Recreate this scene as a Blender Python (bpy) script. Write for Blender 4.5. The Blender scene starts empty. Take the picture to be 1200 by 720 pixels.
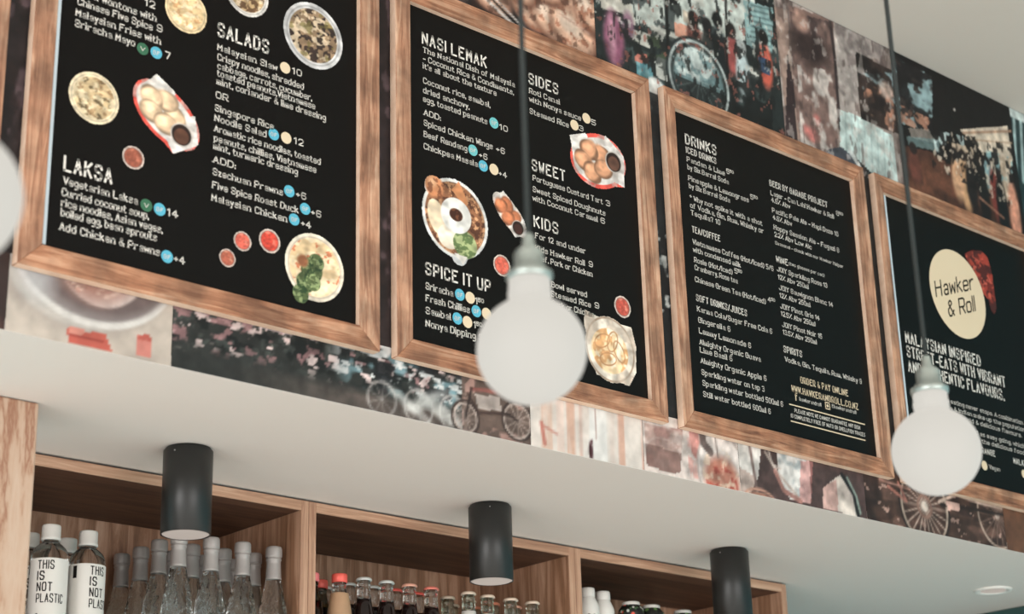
import bpy, bmesh, math, random
import numpy as np
from mathutils import Vector, Matrix

# ------------------------------------------------------------------ camera, world, lights
SC = bpy.context.scene
COL = SC.collection
FPX = 2129.6
CR = Vector((0.74702552, -0.66424789, -0.0269742))
CU = Vector((-0.210411, -0.2747318, 0.93821621))
CD = Vector((0.63061881, 0.69519578, 0.34499673))
cam_data = bpy.data.cameras.new('camera')
cam = bpy.data.objects.new('camera', cam_data)
COL.objects.link(cam)
cam.matrix_world = Matrix(((CR.x, CU.x, -CD.x, 0), (CR.y, CU.y, -CD.y, 0), (CR.z, CU.z, -CD.z, 0), (0, 0, 0, 1)))
cam_data.sensor_width = 36
cam_data.lens = FPX / 1200 * 36
cam_data.clip_start = 0.05
cam_data.dof.use_dof = True
cam_data.dof.focus_distance = 3.8
cam_data.dof.aperture_fstop = 4.2
SC.camera = cam

world = bpy.data.worlds.new('daylight')
SC.world = world
world.use_nodes = True
bg = world.node_tree.nodes['Background']
bg.inputs[0].default_value = (1.0, 0.985, 0.965, 1)
bg.inputs[1].default_value = 1.0
SC.view_settings.view_transform = 'Standard'
SC.view_settings.look = 'None'
SC.view_settings.exposure = 0.24
SC.view_settings.gamma = 1
SC.view_settings.use_curve_mapping = False

def area_light(name, loc, target, sx, sy, power, color):
    d = bpy.data.lights.new(name, 'AREA')
    d.shape = 'RECTANGLE'; d.size = sx; d.size_y = sy; d.energy = power; d.color = color
    o = bpy.data.objects.new(name, d); COL.objects.link(o)
    o.location = loc
    o.rotation_euler = (Vector(target) - Vector(loc)).to_track_quat('-Z', 'Y').to_euler()
    return o
# daylight from the big shop windows on the left of the room
area_light('window_daylight', (-3.8, 0.3, 0.5), (2.4, 2.3, 1.0), 3.0, 2.4, 130, (1.0, 0.985, 0.96))
area_light('front_window_daylight', (1.6, -4.6, 0.2), (2.4, 3.2, 0.9), 4.5, 2.2, 110, (1.0, 0.985, 0.96))
sun_data = bpy.data.lights.new('sun', 'SUN'); sun_data.energy = 6.0; sun_data.angle = .02; sun_data.color = (1.0, .97, .93)
sun = bpy.data.objects.new('sun', sun_data); COL.objects.link(sun)
sun.rotation_euler = Vector((.90, .05, -.37)).to_track_quat('-Z', 'Y').to_euler()   # low sun through the left side windows, falls on the floor

# ------------------------------------------------------------------ helpers
def ray(px, py):
    return CR * ((px - 600) / FPX) - CU * ((py - 360) / FPX) + CD
def aty(px, py, Y):
    v = ray(px, py); return v * (Y / v.y)
def atz(px, py, Z):
    v = ray(px, py); return v * (Z / v.z)
def x_at(px, Y, z):
    # x of the point of the horizontal line (.,Y,z) seen in pixel column px
    k = (px - 600) / FPX
    a = CR.x - k * CD.x
    b = (CR.y - k * CD.y) * Y + (CR.z - k * CD.z) * z
    return -b / a

def lin(c):
    return tuple(((v / 255) / 12.92 if v / 255 <= .04045 else ((v / 255 + .055) / 1.055) ** 2.4) for v in c)

def new_mat(name):
    m = bpy.data.materials.new(name); m.use_nodes = True
    nt = m.node_tree
    return m, nt, nt.nodes['Principled BSDF']

def plain(name, rgb, rough=.6, metal=0.0, spec=.5, bump=0.0, bscale=60, var=0.0):
    m, nt, b = new_mat(name)
    c = lin(rgb)
    b.inputs['Base Color'].default_value = (*c, 1)
    b.inputs['Roughness'].default_value = rough
    b.inputs['Metallic'].default_value = metal
    b.inputs['Specular IOR Level'].default_value = spec
    if bump or var:
        tc = nt.nodes.new('ShaderNodeTexCoord'); n = nt.nodes.new('ShaderNodeTexNoise')
        n.inputs['Scale'].default_value = bscale; n.inputs['Detail'].default_value = 4
        nt.links.new(tc.outputs['Object'], n.inputs['Vector'])
        if bump:
            bp = nt.nodes.new('ShaderNodeBump'); bp.inputs['Strength'].default_value = bump
            nt.links.new(n.outputs['Fac'], bp.inputs['Height']); nt.links.new(bp.outputs['Normal'], b.inputs['Normal'])
        if var:
            r = nt.nodes.new('ShaderNodeValToRGB')
            r.color_ramp.elements[0].position = .3; r.color_ramp.elements[1].position = .7
            r.color_ramp.elements[0].color = (*[v * (1 - var) for v in c], 1)
            r.color_ramp.elements[1].color = (*[min(1, v * (1 + var)) for v in c], 1)
            nt.links.new(n.outputs['Fac'], r.inputs['Fac']); nt.links.new(r.outputs['Color'], b.inputs['Base Color'])
    return m

def wood(name, stops, stretch, scale=1.0, rough=.55, cross=None, bump=.15, dist=1.2, rings=None):
    """stops: list of (pos, rgb). stretch: xyz scale of the grain coordinates."""
    m, nt, b = new_mat(name)
    N = nt.nodes.new; L = nt.links.new
    tc = N('ShaderNodeTexCoord'); mp = N('ShaderNodeMapping')
    oi = N('ShaderNodeObjectInfo'); cm = N('ShaderNodeCombineXYZ')
    ml = N('ShaderNodeMath'); ml.operation = 'MULTIPLY'; ml.inputs[1].default_value = 37.0
    L(oi.outputs['Random'], ml.inputs[0])
    for k in range(3): L(ml.outputs[0], cm.inputs[k])
    ad = N('ShaderNodeVectorMath'); ad.operation = 'ADD'
    L(tc.outputs['Object'], mp.inputs['Vector'])
    mp.inputs['Scale'].default_value = [s * scale for s in stretch]
    L(mp.outputs['Vector'], ad.inputs[0]); L(cm.outputs[0], ad.inputs[1])
    n = N('ShaderNodeTexNoise'); n.inputs['Scale'].default_value = 1; n.inputs['Detail'].default_value = 6
    n.inputs['Roughness'].default_value = .62; n.inputs['Distortion'].default_value = dist
    L(ad.outputs[0], n.inputs['Vector'])
    fac = n.outputs['Fac']
    if rings:
        mu = N('ShaderNodeMath'); mu.operation = 'MULTIPLY'; mu.inputs[1].default_value = rings
        L(fac, mu.inputs[0])
        si = N('ShaderNodeMath'); si.operation = 'PINGPONG'; si.inputs[1].default_value = 1.0
        L(mu.outputs[0], si.inputs[0]); fac = si.outputs[0]
    r = N('ShaderNodeValToRGB'); els = r.color_ramp.elements
    els[0].position = stops[0][0]; els[0].color = (*lin(stops[0][1]), 1)
    els[1].position = stops[-1][0]; els[1].color = (*lin(stops[-1][1]), 1)
    for p, c in stops[1:-1]:
        e = els.new(p); e.color = (*lin(c), 1)
    L(fac, r.inputs['Fac'])
    out = r.outputs['Color']
    if cross:
        # darker and lighter weathering patches
        n2 = N('ShaderNodeTexNoise'); n2.inputs['Scale'].default_value = cross[0]; n2.inputs['Detail'].default_value = 3
        ad2 = N('ShaderNodeVectorMath'); ad2.operation = 'ADD'
        L(tc.outputs['Object'], ad2.inputs[0]); L(cm.outputs[0], ad2.inputs[1])
        L(ad2.outputs[0], n2.inputs['Vector'])
        r2 = N('ShaderNodeValToRGB'); r2.color_ramp.elements[0].position = .35; r2.color_ramp.elements[1].position = .66
        r2.color_ramp.elements[0].color = (cross[1],) * 3 + (1,); r2.color_ramp.elements[1].color = (1, 1, 1, 1)
        L(n2.outputs['Fac'], r2.inputs['Fac'])
        mx = N('ShaderNodeMix'); mx.data_type = 'RGBA'; mx.blend_type = 'MULTIPLY'; mx.inputs['Factor'].default_value = 1
        L(out, mx.inputs['A']); L(r2.outputs['Color'], mx.inputs['B']); out = mx.outputs['Result']
    L(out, b.inputs['Base Color'])
    b.inputs['Roughness'].default_value = rough
    if bump:
        bp = N('ShaderNodeBump'); bp.inputs['Strength'].default_value = bump; bp.inputs['Distance'].default_value = .004
        L(fac, bp.inputs['Height']); L(bp.outputs['Normal'], b.inputs['Normal'])
    return m

def glass(name, rgb, rough=.02, ior=1.4):
    m, nt, b = new_mat(name)
    b.inputs['Base Color'].default_value = (*lin(rgb), 1)
    b.inputs['Transmission Weight'].default_value = 1
    b.inputs['Roughness'].default_value = rough
    b.inputs['IOR'].default_value = ior
    return m

def print_mat(name, rough=.55, spec=.3):
    m, nt, b = new_mat(name)
    a = nt.nodes.new('ShaderNodeAttribute'); a.attribute_name = 'ink'
    nt.links.new(a.outputs['Color'], b.inputs['Base Color'])
    b.inputs['Roughness'].default_value = rough
    b.inputs['Specular IOR Level'].default_value = spec
    return m

def link(name, me, mat, parent=None, smooth=False):
    if mat is not None: me.materials.append(mat)
    o = bpy.data.objects.new(name, me); COL.objects.link(o)
    if parent is not None: o.parent = parent
    if smooth:
        for p in me.polygons: p.use_smooth = True
    return o

def box_bm(bm, x0, x1, y0, y1, z0, z1):
    v = [bm.verts.new(p) for p in ((x0, y0, z0), (x1, y0, z0), (x1, y1, z0), (x0, y1, z0), (x0, y0, z1), (x1, y0, z1), (x1, y1, z1), (x0, y1, z1))]
    for f in ((0, 3, 2, 1), (4, 5, 6, 7), (0, 1, 5, 4), (1, 2, 6, 5), (2, 3, 7, 6), (3, 0, 4, 7)):
        bm.faces.new([v[i] for i in f])
def fin(bm, name, mat, parent=None, smooth=False, bevel=0, seg=1):
    if bevel:
        bmesh.ops.bevel(bm, geom=bm.edges[:], offset=bevel, segments=seg, affect='EDGES', profile=.5)
    bmesh.ops.recalc_face_normals(bm, faces=bm.faces[:])
    me = bpy.data.meshes.new(name); bm.to_mesh(me); bm.free()
    return link(name, me, mat, parent, smooth)
def box(name, x0, x1, y0, y1, z0, z1, mat, parent=None, bevel=0):
    bm = bmesh.new(); box_bm(bm, x0, x1, y0, y1, z0, z1)
    return fin(bm, name, mat, parent, False, bevel)
def lathe(name, prof, mat, parent=None, n=32, loc=(0, 0, 0), smooth=True, sharp=True):
    """prof: list of (r,z), bottom to top; ends with r=0 are closed."""
    bm = bmesh.new(); rings = []
    for r, z in prof:
        if r < 1e-6: rings.append([bm.verts.new((loc[0], loc[1], loc[2] + z))])
        else: rings.append([bm.verts.new((loc[0] + r * math.cos(2 * math.pi * k / n), loc[1] + r * math.sin(2 * math.pi * k / n), loc[2] + z)) for k in range(n)])
    for a, b in zip(rings, rings[1:]):
        for k in range(n):
            k2 = (k + 1) % n
            if len(a) == 1 and len(b) == 1: continue
            if len(a) == 1: bm.faces.new((a[0], b[k2], b[k]))
            elif len(b) == 1: bm.faces.new((a[k], a[k2], b[0]))
            else: bm.faces.new((a[k], a[k2], b[k2], b[k]))
    if smooth and sharp:
        bm.edges.ensure_lookup_table()
        for e in bm.edges:
            if len(e.link_faces) == 2 and e.calc_face_angle(0) > .7: e.smooth = False
    return fin(bm, name, mat, parent, smooth)
def tag(o, label=None, cat=None, group=None, kind=None):
    if label: o['label'] = label
    if cat: o['category'] = cat
    if group: o['group'] = group
    if kind: o['kind'] = kind
    return o
def empty(name, loc, label, cat, group=None):
    o = bpy.data.objects.new(name, None); COL.objects.link(o); o.location = loc
    o.empty_display_size = .05
    return tag(o, label, cat, group)
def dup(root, loc, label=None, rotz=None):
    def cp(o, parent):
        c = o.copy(); COL.objects.link(c)
        if parent is not None: c.parent = parent
        for ch in list(o.children): cp(ch, c)
        return c
    r = cp(root, None); r.location = loc
    if rotz is not None: r.rotation_euler = (0, 0, rotz)
    if label: r['label'] = label
    return r

# ------------------------------------------------------------------ dimensions (metres, origin at the camera)
YW = 2.508          # face of the bulkhead
YP = 2.498          # printed face of the boards
YF = 2.486          # front of the wooden frames
ZS = 0.9654         # soffit
ZC = 2.2878         # ceiling
ZB, BH, BW = 1.12, 0.7092, 0.6268
BX = [1.254 - .7645, 1.254, 2.015, 2.783, 3.548]
RAIL = 0.047
YU0, YU1 = 3.10, 3.44

# ------------------------------------------------------------------ materials
M_ceil = plain('ceiling_paint', (206, 196, 186), .9, bump=.03, bscale=90)
M_soffit = plain('soffit_paint', (215, 207, 200), .85, bump=.02, bscale=90)
M_wall = plain('grey_bulkhead_paint', (40, 38, 36), .9, bump=.02)
M_teal_bounce = plain('teal_bounce_paint', (122, 176, 184), .8, bump=.02)  # teal picked so its bounce tints the soffit like cool daylight
M_dteal = plain('dark_teal_trim_paint', (40, 72, 70), .5, bump=.02)
M_floor = plain('pale_polished_floor', (222, 220, 217), .5, bump=.02, bscale=8, var=.06)
FR = [(.28, (122, 80, 58)), (.45, (172, 122, 94)), (.56, (196, 148, 118)), (.72, (220, 182, 154))]
M_frame_h = wood('rustic_frame_wood_across', [(.28, (112, 70, 48)), (.45, (166, 112, 82)), (.56, (190, 138, 106)), (.72, (216, 172, 142))], (5, 60, 70), rough=.6, cross=(17, .5), bump=.35)
M_frame_v = wood('rustic_frame_wood_upright', FR, (70, 60, 5), rough=.6, cross=(17, .52), bump=.35)
M_lit_side = wood('frame_wood_lit_side', [(.3, (206, 172, 148)), (.5, (222, 190, 166)), (.7, (234, 208, 186))], (12, 12, 12), rough=.7, bump=.1)  # paler wood tone paints in the light on window-facing frame sides
WL = [(.3, (72, 45, 30)), (.48, (112, 74, 53)), (.6, (140, 97, 72)), (.75, (168, 122, 94))]
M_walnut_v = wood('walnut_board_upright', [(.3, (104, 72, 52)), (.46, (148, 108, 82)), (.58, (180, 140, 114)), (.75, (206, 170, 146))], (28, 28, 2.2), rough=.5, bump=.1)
M_walnut_h_shaded = wood('walnut_board_across_shaded', [(.3, (48, 30, 21)), (.48, (76, 50, 36)), (.6, (94, 65, 48)), (.75, (116, 84, 65))], (2.2, 28, 28), rough=.5, bump=.1)  # darkened so the shade under the shelf tops is in the colour
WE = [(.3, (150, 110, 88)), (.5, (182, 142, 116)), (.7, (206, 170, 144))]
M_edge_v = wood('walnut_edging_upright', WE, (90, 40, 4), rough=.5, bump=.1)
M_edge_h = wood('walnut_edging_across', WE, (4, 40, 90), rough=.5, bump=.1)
M_pine = wood('knotty_pine', [(.0, (190, 164, 144)), (.6, (184, 154, 132)), (.85, (166, 128, 104)), (1., (146, 102, 80))], (10, 10, 2.4), rough=.5, bump=.08, dist=.4, rings=9)
M_panel = plain('black_menu_print', (14, 12, 11), .45, spec=.12)
M_chalk = plain('white_menu_ink', (226, 220, 212), .6, spec=.2)
M_cream = plain('cream_menu_ink', (224, 204, 174), .6, spec=.2)
M_blue = plain('blue_badge_ink', (92, 176, 200), .6, spec=.2)
M_teal_ink = plain('teal_badge_ink', (110, 186, 190), .6, spec=.2)
M_green = plain('green_badge_ink', (62, 108, 82), .6, spec=.2)
M_ink = plain('black_logo_ink', (24, 20, 18), .6, spec=.2)
M_print = print_mat('menu_photo_print')
M_mural = print_mat('mural_photo_print', .6)
M_black = plain('black_powder_coat', (27, 27, 26), .38, spec=.5, bump=.02, bscale=400)
M_screw = plain('bright_screw_steel', (190, 190, 190), .3, 1.0)
M_panel_edge = plain('bluish_white_panel_edge', (206, 218, 226), .5)
M_cord = plain('dark_cord_sleeve', (30, 36, 35), .7, bump=.05, bscale=300)
M_socket = plain('brushed_nickel_socket', (176, 186, 182), .35, .7)
M_white = plain('white_plastic', (226, 222, 216), .45)
M_cap_white = plain('white_cap_plastic', (218, 214, 208), .45, bump=.03, bscale=300)
M_label = plain('white_label_paper', (222, 218, 212), .6)
M_foil = plain('silver_capsule_foil', (164, 158, 155), .45, .25, bump=.25, bscale=160)
M_glass = glass('clear_bottle_glass', (250, 252, 250), ior=1.36)
M_wavy = glass('wavy_bottle_glass', (246, 250, 248), ior=1.36)
_nt = M_wavy.node_tree; _n = _nt.nodes.new('ShaderNodeTexNoise'); _n.inputs['Scale'].default_value = 95; _n.inputs['Detail'].default_value = 1
_t = _nt.nodes.new('ShaderNodeTexCoord'); _nt.links.new(_t.outputs['Object'], _n.inputs['Vector'])
_b = _nt.nodes.new('ShaderNodeBump'); _b.inputs['Strength'].default_value = .55; _b.inputs['Distance'].default_value = .004
_nt.links.new(_n.outputs['Fac'], _b.inputs['Height']); _nt.links.new(_b.outputs['Normal'], _nt.nodes['Principled BSDF'].inputs['Normal'])
M_neck = glass('pale_green_bottle_glass', (214, 226, 214), ior=1.36)
M_olive = glass('olive_bottle_glass', (120, 112, 80), ior=1.36)
M_cola = plain('dark_cola', (26, 17, 16), .15)
M_tan = plain('tan_label_paper', (176, 140, 108), .6, var=.08, bscale=20)
M_crown = {k: plain(k + '_crown_cap', v, .4, .15) for k, v in dict(silver=(205, 206, 202), cream=(226, 204, 184), red=(230, 98, 86), coral=(232, 132, 116), peach=(232, 172, 150), orange=(222, 136, 108), pink=(238, 130, 132)).items()}
M_dark = plain('shadow_gap_black', (24, 26, 24), .4)

def lamp_mat(name, rgb, strength):
    m, nt, b = new_mat(name)
    b.inputs['Base Color'].default_value = (*lin((70, 70, 68)), 1)
    b.inputs['Emission Color'].default_value = (*lin(rgb), 1)
    b.inputs['Emission Strength'].default_value = strength
    b.inputs['Roughness'].default_value = .6; b.inputs['Specular IOR Level'].default_value = .25
    return m
M_opal = lamp_mat('opal_bulb_glass', (255, 250, 240), .52)
M_diff = lamp_mat('downlight_diffuser', (255, 238, 225), .35)

# ------------------------------------------------------------------ the room
def struct(o): o['kind'] = 'structure'; return o
XL, XR, YN, YB = -4.2, 4.644, -5.0, 3.9
struct(box('wall_front', XL, XR, YW, YW + .1, ZS + .02, ZC + .0, M_wall))
struct(box('soffit', XL, XR, YW - .0, YB, ZS, ZS + .02, M_soffit)).location.z = 0
struct(box('ceiling', XL, XR, YN, YB, ZC, ZC + .1, M_ceil))
struct(box('wall_back', XL, XR, YB, YB + .1, -1.55, ZS, M_teal_bounce))
struct(box('wall_right', XR, XR + .1, YN, YB + .1, -1.55, ZC + .1, M_teal_bounce))
struct(box('trim_1', XR - .03, XR, YW + .1, YB, ZS - .2, ZS, M_dteal, bevel=.004))
struct(box('floor', XL, XR, YN, YB, -1.65, -1.55, M_floor))

# ------------------------------------------------------------------ stroke lettering
CAPS = dict(zip('ABCDEFGHIJKLMNOPQRSTUVWXYZabcdefghijklmnopqrstuvwxyz0123456789.,-&\':()/?!+%*@_', '''033c63 1656|030c4c6a694808 4867644303|6a5c1c0a05135365|030c4c6a654303|6c0c0363 0848|6c0c03 0848|6a5c1c0a051353656838|030c 636c 0868|030c|6c65531305|030c 6c07 2863|0c0363|030c366c63|030c636c|050a1c5c6a65531305|030c5c6b685707|050a1c5c6a65531305 3663|030c5c6b685707 3763|6a5c1c0a0918576665531305|0c6c 3c33|0c051353656c|0c336c|0c1339536c|0c63 6c03|0c386c 3833|0c6c0363|1829495853 56261514234354|0c034354584909|5849190804134354|5c531304081959|06565849190804134354|4c2c1b13 0939|59514010 591908051454|0c03 0819495853|0903 0c0b|191100 1c1b|0c03 4906 2653|0c03|0903 0819293833 3849596863|0903 0819495853|081949585443130408|0900 094958544303|5950 591908041353|0903 072949|5849190807465554431304|1b142343 0939|0904134354 5953|092349|0913385369|0943 4903|0924 4910|09490343|050a1c4c5a55431305|0a2c23|0a1c4c5a580353|0b1c4c5a594828 485755431304|434c0666|5c0c08485755431304|5b4c1c0a0513435557481807|0c5c23|18090b1c4c5b59481807051343555748|041343555a4c1c0a09174758|0304|0402|0646|631a1b2c3c4b4a0705133366|0a0c|0304 0708|2c0a0522|0c2a2502|034c|0a1c4c5a3735 3334|0c06 0304|2529 0747|036c 0b0c 6364|0a4a 2c28 1b49|58482858 5a3c1c0a051353|0343'''.split('|')))
def glyph(ch):
    return [[(int(t[i]), int(t[i + 1], 16) - 3) for i in range(0, len(t), 2)] for t in CAPS.get(ch, '').split()]
def ribbon(V, F, p, q, w, ext):
    dx, dz = q[0] - p[0], q[1] - p[1]; L = math.hypot(dx, dz)
    if L < 1e-9: return
    dx /= L; dz /= L; nx, nz = -dz * w / 2, dx * w / 2; ex, ez = dx * ext, dz * ext
    i = len(V)
    V += [(p[0] - ex - nx, p[1] - ez - nz), (q[0] + ex - nx, q[1] + ez - nz), (q[0] + ex + nx, q[1] + ez + nz), (p[0] - ex + nx, p[1] - ez + nz)]
    F.append((i, i + 1, i + 2, i + 3))
def set_line(V, F, s, x0, z0, x1, cap, style):
    """letters of s from x0 to x1 on baseline z0; style 'head' plain condensed, 'body' bold slab"""
    gap = {'head': 3.9, 'body': 2.45, 'logo': 2.2}[style]
    cap *= {'head': .84, 'body': .77, 'logo': 1}[style]
    x = 0; items = []; sup = False
    for ch in s:
        if ch == ' ': x += {'body': 3.9}.get(style, 4.4); continue
        if ch == '^': sup = True; continue
        st = glyph(ch)
        if not st: continue
        mx = max(p[0] for t in st for p in t)
        if sup:
            st = [[(p[0] * .62, p[1] * .55 + 4.2) for p in t] for t in st]; mx *= .62; x -= gap * .45
        items.append((st, x, ch)); x += mx + gap
        if style == 'body' and ch in 'iIl1hnmrfkFHMNTPdbpquK': x += .5
    total = max(x - gap, .1)
    k = (x1 - x0) / total; u = cap / 9
    w = cap * {'head': .17, 'body': .17, 'logo': .12}[style]
    w = min(w, abs(k) * {'head': 1.75, 'body': 1.75, 'logo': 1.7}[style] + cap * .03)
    for st, ox, ch in items:
        for pts in st:
            P = [(x0 + (ox + a) * k, z0 + b * u) for a, b in pts]
            for p, q in zip(P, P[1:]): ribbon(V, F, p, q, w, w * .36)
            if style == 'body' and ch.isalpha():
                for (e, n) in ((0, 1), (-1, -2)):
                    a, b = pts[e]; a2, b2 = pts[n]
                    if b in (0, -3, 6, 9) and abs(b2 - b) > abs(a2 - a) * 1.1:
                        X, Z = P[e]
                        lo, hi = (-1.5, 1.5)
                        if b in (6, 9) and ch.islower(): hi = .3
                        if ch in 'sceagty' and b == 6: continue
                        zz = Z + (w * .05 if b <= 0 else -w * .05)
                        ribbon(V, F, (X + lo * k, zz), (X + hi * k, zz), w * .72, 0)
def flat_mesh(name, V, F, y, mat, parent):
    me = bpy.data.meshes.new(name)
    me.from_pydata([(v[0], y, v[1]) for v in V], [], F); me.update()
    return link(name, me, mat, parent)
def disc(V, F, cx, cz, r, n=20):
    i = len(V)
    V += [(cx + r * math.cos(2 * math.pi * k / n), cz + r * math.sin(2 * math.pi * k / n)) for k in range(n)]
    F.append(tuple(range(i, i + n)))

# ------------------------------------------------------------------ printed pictures (ink held per point of a fine sheet)
class Pic:
    def __init__(s, x0, z0, x1, z1, cell, base):
        s.nx = max(2, int(round((x1 - x0) / cell)) + 1); s.nz = max(2, int(round((z1 - z0) / cell)) + 1)
        s.X, s.Z = np.meshgrid(np.linspace(x0, x1, s.nx), np.linspace(z0, z1, s.nz))
        s.C = np.zeros((s.nz, s.nx, 3)); s.C[:] = np.array(base, float)
        s.M = None; s.cell = cell
    def mix(s, m, col, a=1.0):
        m = (np.clip(m, 0, 1) * a)[..., None]
        s.C = s.C * (1 - m) + np.array(col, float) * m
        return s
    def m_ell(s, cx, cz, rx, rz=None, rot=0, soft=None):
        rz = rz or rx; c, t = math.cos(rot), math.sin(rot)
        dx, dz = s.X - cx, s.Z - cz
        d = np.sqrt(((dx * c + dz * t) / rx) ** 2 + ((-dx * t + dz * c) / rz) ** 2)
        soft = soft or s.cell
        return np.clip((1 - d) * min(rx, rz) / soft + .5, 0, 1)
    def m_poly(s, pts):
        ins = np.zeros(s.X.shape, bool); n = len(pts)
        for i in range(n):
            (x1, z1), (x2, z2) = pts[i], pts[(i + 1) % n]
            if z1 == z2: continue
            c = ((s.Z < z1) != (s.Z < z2)) & (s.X < (x2 - x1) * (s.Z - z1) / (z2 - z1) + x1)
            ins ^= c
        return ins.astype(float)
    def m_line(s, pts, w):
        best = np.full(s.X.shape, 1e9)
        for (x1, z1), (x2, z2) in zip(pts, pts[1:]):
            dx, dz = x2 - x1, z2 - z1; L = dx * dx + dz * dz + 1e-12
            t = np.clip(((s.X - x1) * dx + (s.Z - z1) * dz) / L, 0, 1)
            best = np.minimum(best, np.hypot(s.X - x1 - t * dx, s.Z - z1 - t * dz))
        return np.clip((w / 2 - best) / s.cell + .5, 0, 1)
    def ell(s, col, *a, al=1, **k): return s.mix(s.m_ell(*a, **k), col, al)
    def ring(s, col, cx, cz, r, w, rz=None, rot=0, al=1):
        rz = rz or r
        return s.mix(s.m_ell(cx, cz, r, rz, rot) * (1 - s.m_ell(cx, cz, r - w, rz - w, rot)), col, al)
    def poly(s, col, pts, al=1): return s.mix(s.m_poly(pts), col, al)
    def line(s, col, pts, w, al=1): return s.mix(s.m_line(pts, w), col, al)
    def noise(s, seed, sx, sz=None, octv=3):
        sz = sz or sx; rs = np.random.RandomState(seed); out = 0; amp = 1; tot = 0
        for o in range(octv):
            a, b = sx / 2 ** o, sz / 2 ** o
            u = (s.X - s.X.min()) / a; v = (s.Z - s.Z.min()) / b
            g = rs.rand(int(v.max()) + 3, int(u.max()) + 3)
            i, j = u.astype(int), v.astype(int); fu, fv = u - i, v - j
            fu = fu * fu * (3 - 2 * fu); fv = fv * fv * (3 - 2 * fv)
            out = out + amp * ((g[j, i] * (1 - fu) + g[j, i + 1] * fu) * (1 - fv) + (g[j + 1, i] * (1 - fu) + g[j + 1, i + 1] * fu) * fv)
            tot += amp; amp *= .55
        return out / tot
    def blot(s, col, seed, sx, sz=None, thr=.55, soft=.06, al=1, mask=None):
        m = np.clip((s.noise(seed, sx, sz) - thr) / soft, 0, 1)
        return s.mix(m if mask is None else m * mask, col, al)
    def build(s, name, y, mat, parent=None):
        idx = np.arange(s.nx * s.nz).reshape(s.nz, s.nx)
        q = np.stack([idx[:-1, :-1], idx[:-1, 1:], idx[1:, 1:], idx[1:, :-1]], -1).reshape(-1, 4)
        if s.M is not None:
            keep = (s.M > .5); kq = keep[:-1, :-1] & keep[:-1, 1:] & keep[1:, 1:] & keep[1:, :-1]
            q = q[kq.reshape(-1)]
        used = np.unique(q); remap = np.full(s.nx * s.nz, -1); remap[used] = np.arange(len(used))
        q = remap[q]
        co = np.stack([s.X.reshape(-1)[used], np.full(len(used), y), s.Z.reshape(-1)[used]], -1)
        me = bpy.data.meshes.new(name)
        me.vertices.add(len(co)); me.vertices.foreach_set('co', co.reshape(-1))
        me.loops.add(q.size); me.loops.foreach_set('vertex_index', q.reshape(-1).astype(np.int32))
        me.polygons.add(len(q)); me.polygons.foreach_set('loop_start', np.arange(0, q.size, 4, dtype=np.int32))
        me.update(calc_edges=True); me.validate()
        c = np.clip(s.C, 0, 255) / 255
        c = np.where(c <= .04045, c / 12.92, ((c + .055) / 1.055) ** 2.4).reshape(-1, 3)[used]
        at = me.color_attributes.new('ink', 'FLOAT_COLOR', 'POINT')
        at.data.foreach_set('color', np.concatenate([c, np.ones((len(c), 1))], 1).reshape(-1).astype(np.float32))
        return link(name, me, mat, parent)

# ------------------------------------------------------------------ the photo mural pasted on the bulkhead
def W(px, py):
    p = aty(px, py, YW); return (p.x, p.z)
def WP(*a): return [W(a[i], a[i + 1]) for i in range(0, len(a), 2)]
CELL = 0.004
def pic(ax, bx, z0, z1, base, cell=CELL):
    return Pic(ax, z0, bx, z1, cell, base)
def spokes(p, cx, cz, r, col, n, w, al=1, rx=1):
    for k in range(n):
        a = math.pi * 2 * k / n
        p.line(col, [(cx, cz), (cx + r * rx * math.cos(a), cz + r * math.sin(a))], w, al)
def put(p, name, label, al=.42):
    if name in ('l1', 'l3', 'l0'): al = .14
    p.C = p.C * .9; gm = p.C.mean(2, keepdims=True); p.C = gm + (p.C - gm) * .86
    g = (p.noise(len(label) * 3 + 7, .022, .022, 3) - .5) * 1.5 + (p.noise(len(label) + 91, .3, .02, 2) - .5) * .35
    p.C = np.clip(p.C * (1 + al * g[..., None]), 0, 255)
    o = p.build('mural_print', YW - .0012, M_mural)
    return tag(o, label, 'wall print', 'photo prints of the wall mural')
xb = [W(px, py)[0] for px, py in ((5, 390), (200, 430), (622, 519), (755, 549), (868, 574), (1016, 607), (1180, 642))]
ZM = 1.095      # where the lower row of prints meets the upper row, behind the boards
x_end = XR - .01
Zb = ZS + .001
# lower row ---------------------------------------------------------------
p = pic(.45, xb[0] - .001, Zb, ZM, (58, 40, 36)); p.blot((98, 62, 56), 3, .06, .12, .5, .1); put(p, 'l0', 'dark red brown mural print at the far left end of the lower strip')
p = pic(xb[0], xb[1] - .001, Zb, ZM, (205, 190, 176))
p.blot((188, 172, 160), 5, .2, .1, .45, .3, .5)
# wide enamel bowl with a smaller bowl of broth in it
c = W(112, 300); R1 = c[1] - W(125, 388)[1]; RX = (W(203, 300)[0] - W(6, 300)[0]) / 2 / R1
p.ell((160, 148, 140), c[0] - .03, c[1] - .012, R1 * RX * 1.02, R1 * 1.02, soft=.03, al=.7); p.ell((206, 198, 190), c[0] - .022, c[1] - .006, R1 * RX, R1 * 1.0, soft=.01, al=.8)
p.ell((226, 220, 214), *c, R1 * RX, R1); p.ell((150, 140, 138), *c, R1 * (RX - .09), R1 * .9, soft=.006)
p.ell((112, 94, 92), c[0] + .01, c[1] + .0, R1 * (RX - .16), R1 * .82, soft=.02)
p.ell((196, 196, 198), c[0] - .10, c[1] - .03, R1 * .3, R1 * .5, soft=.03, al=.8)
p.ell((206, 188, 182), c[0] + .012, c[1] + .02, R1 * .74, R1 * .86); p.ell((170, 122, 108), c[0] + .0, c[1] + .02, R1 * .68, R1 * .8, soft=.03)
m = p.m_ell(c[0], c[1] + .02, R1 * .64, R1 * .76)
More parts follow.
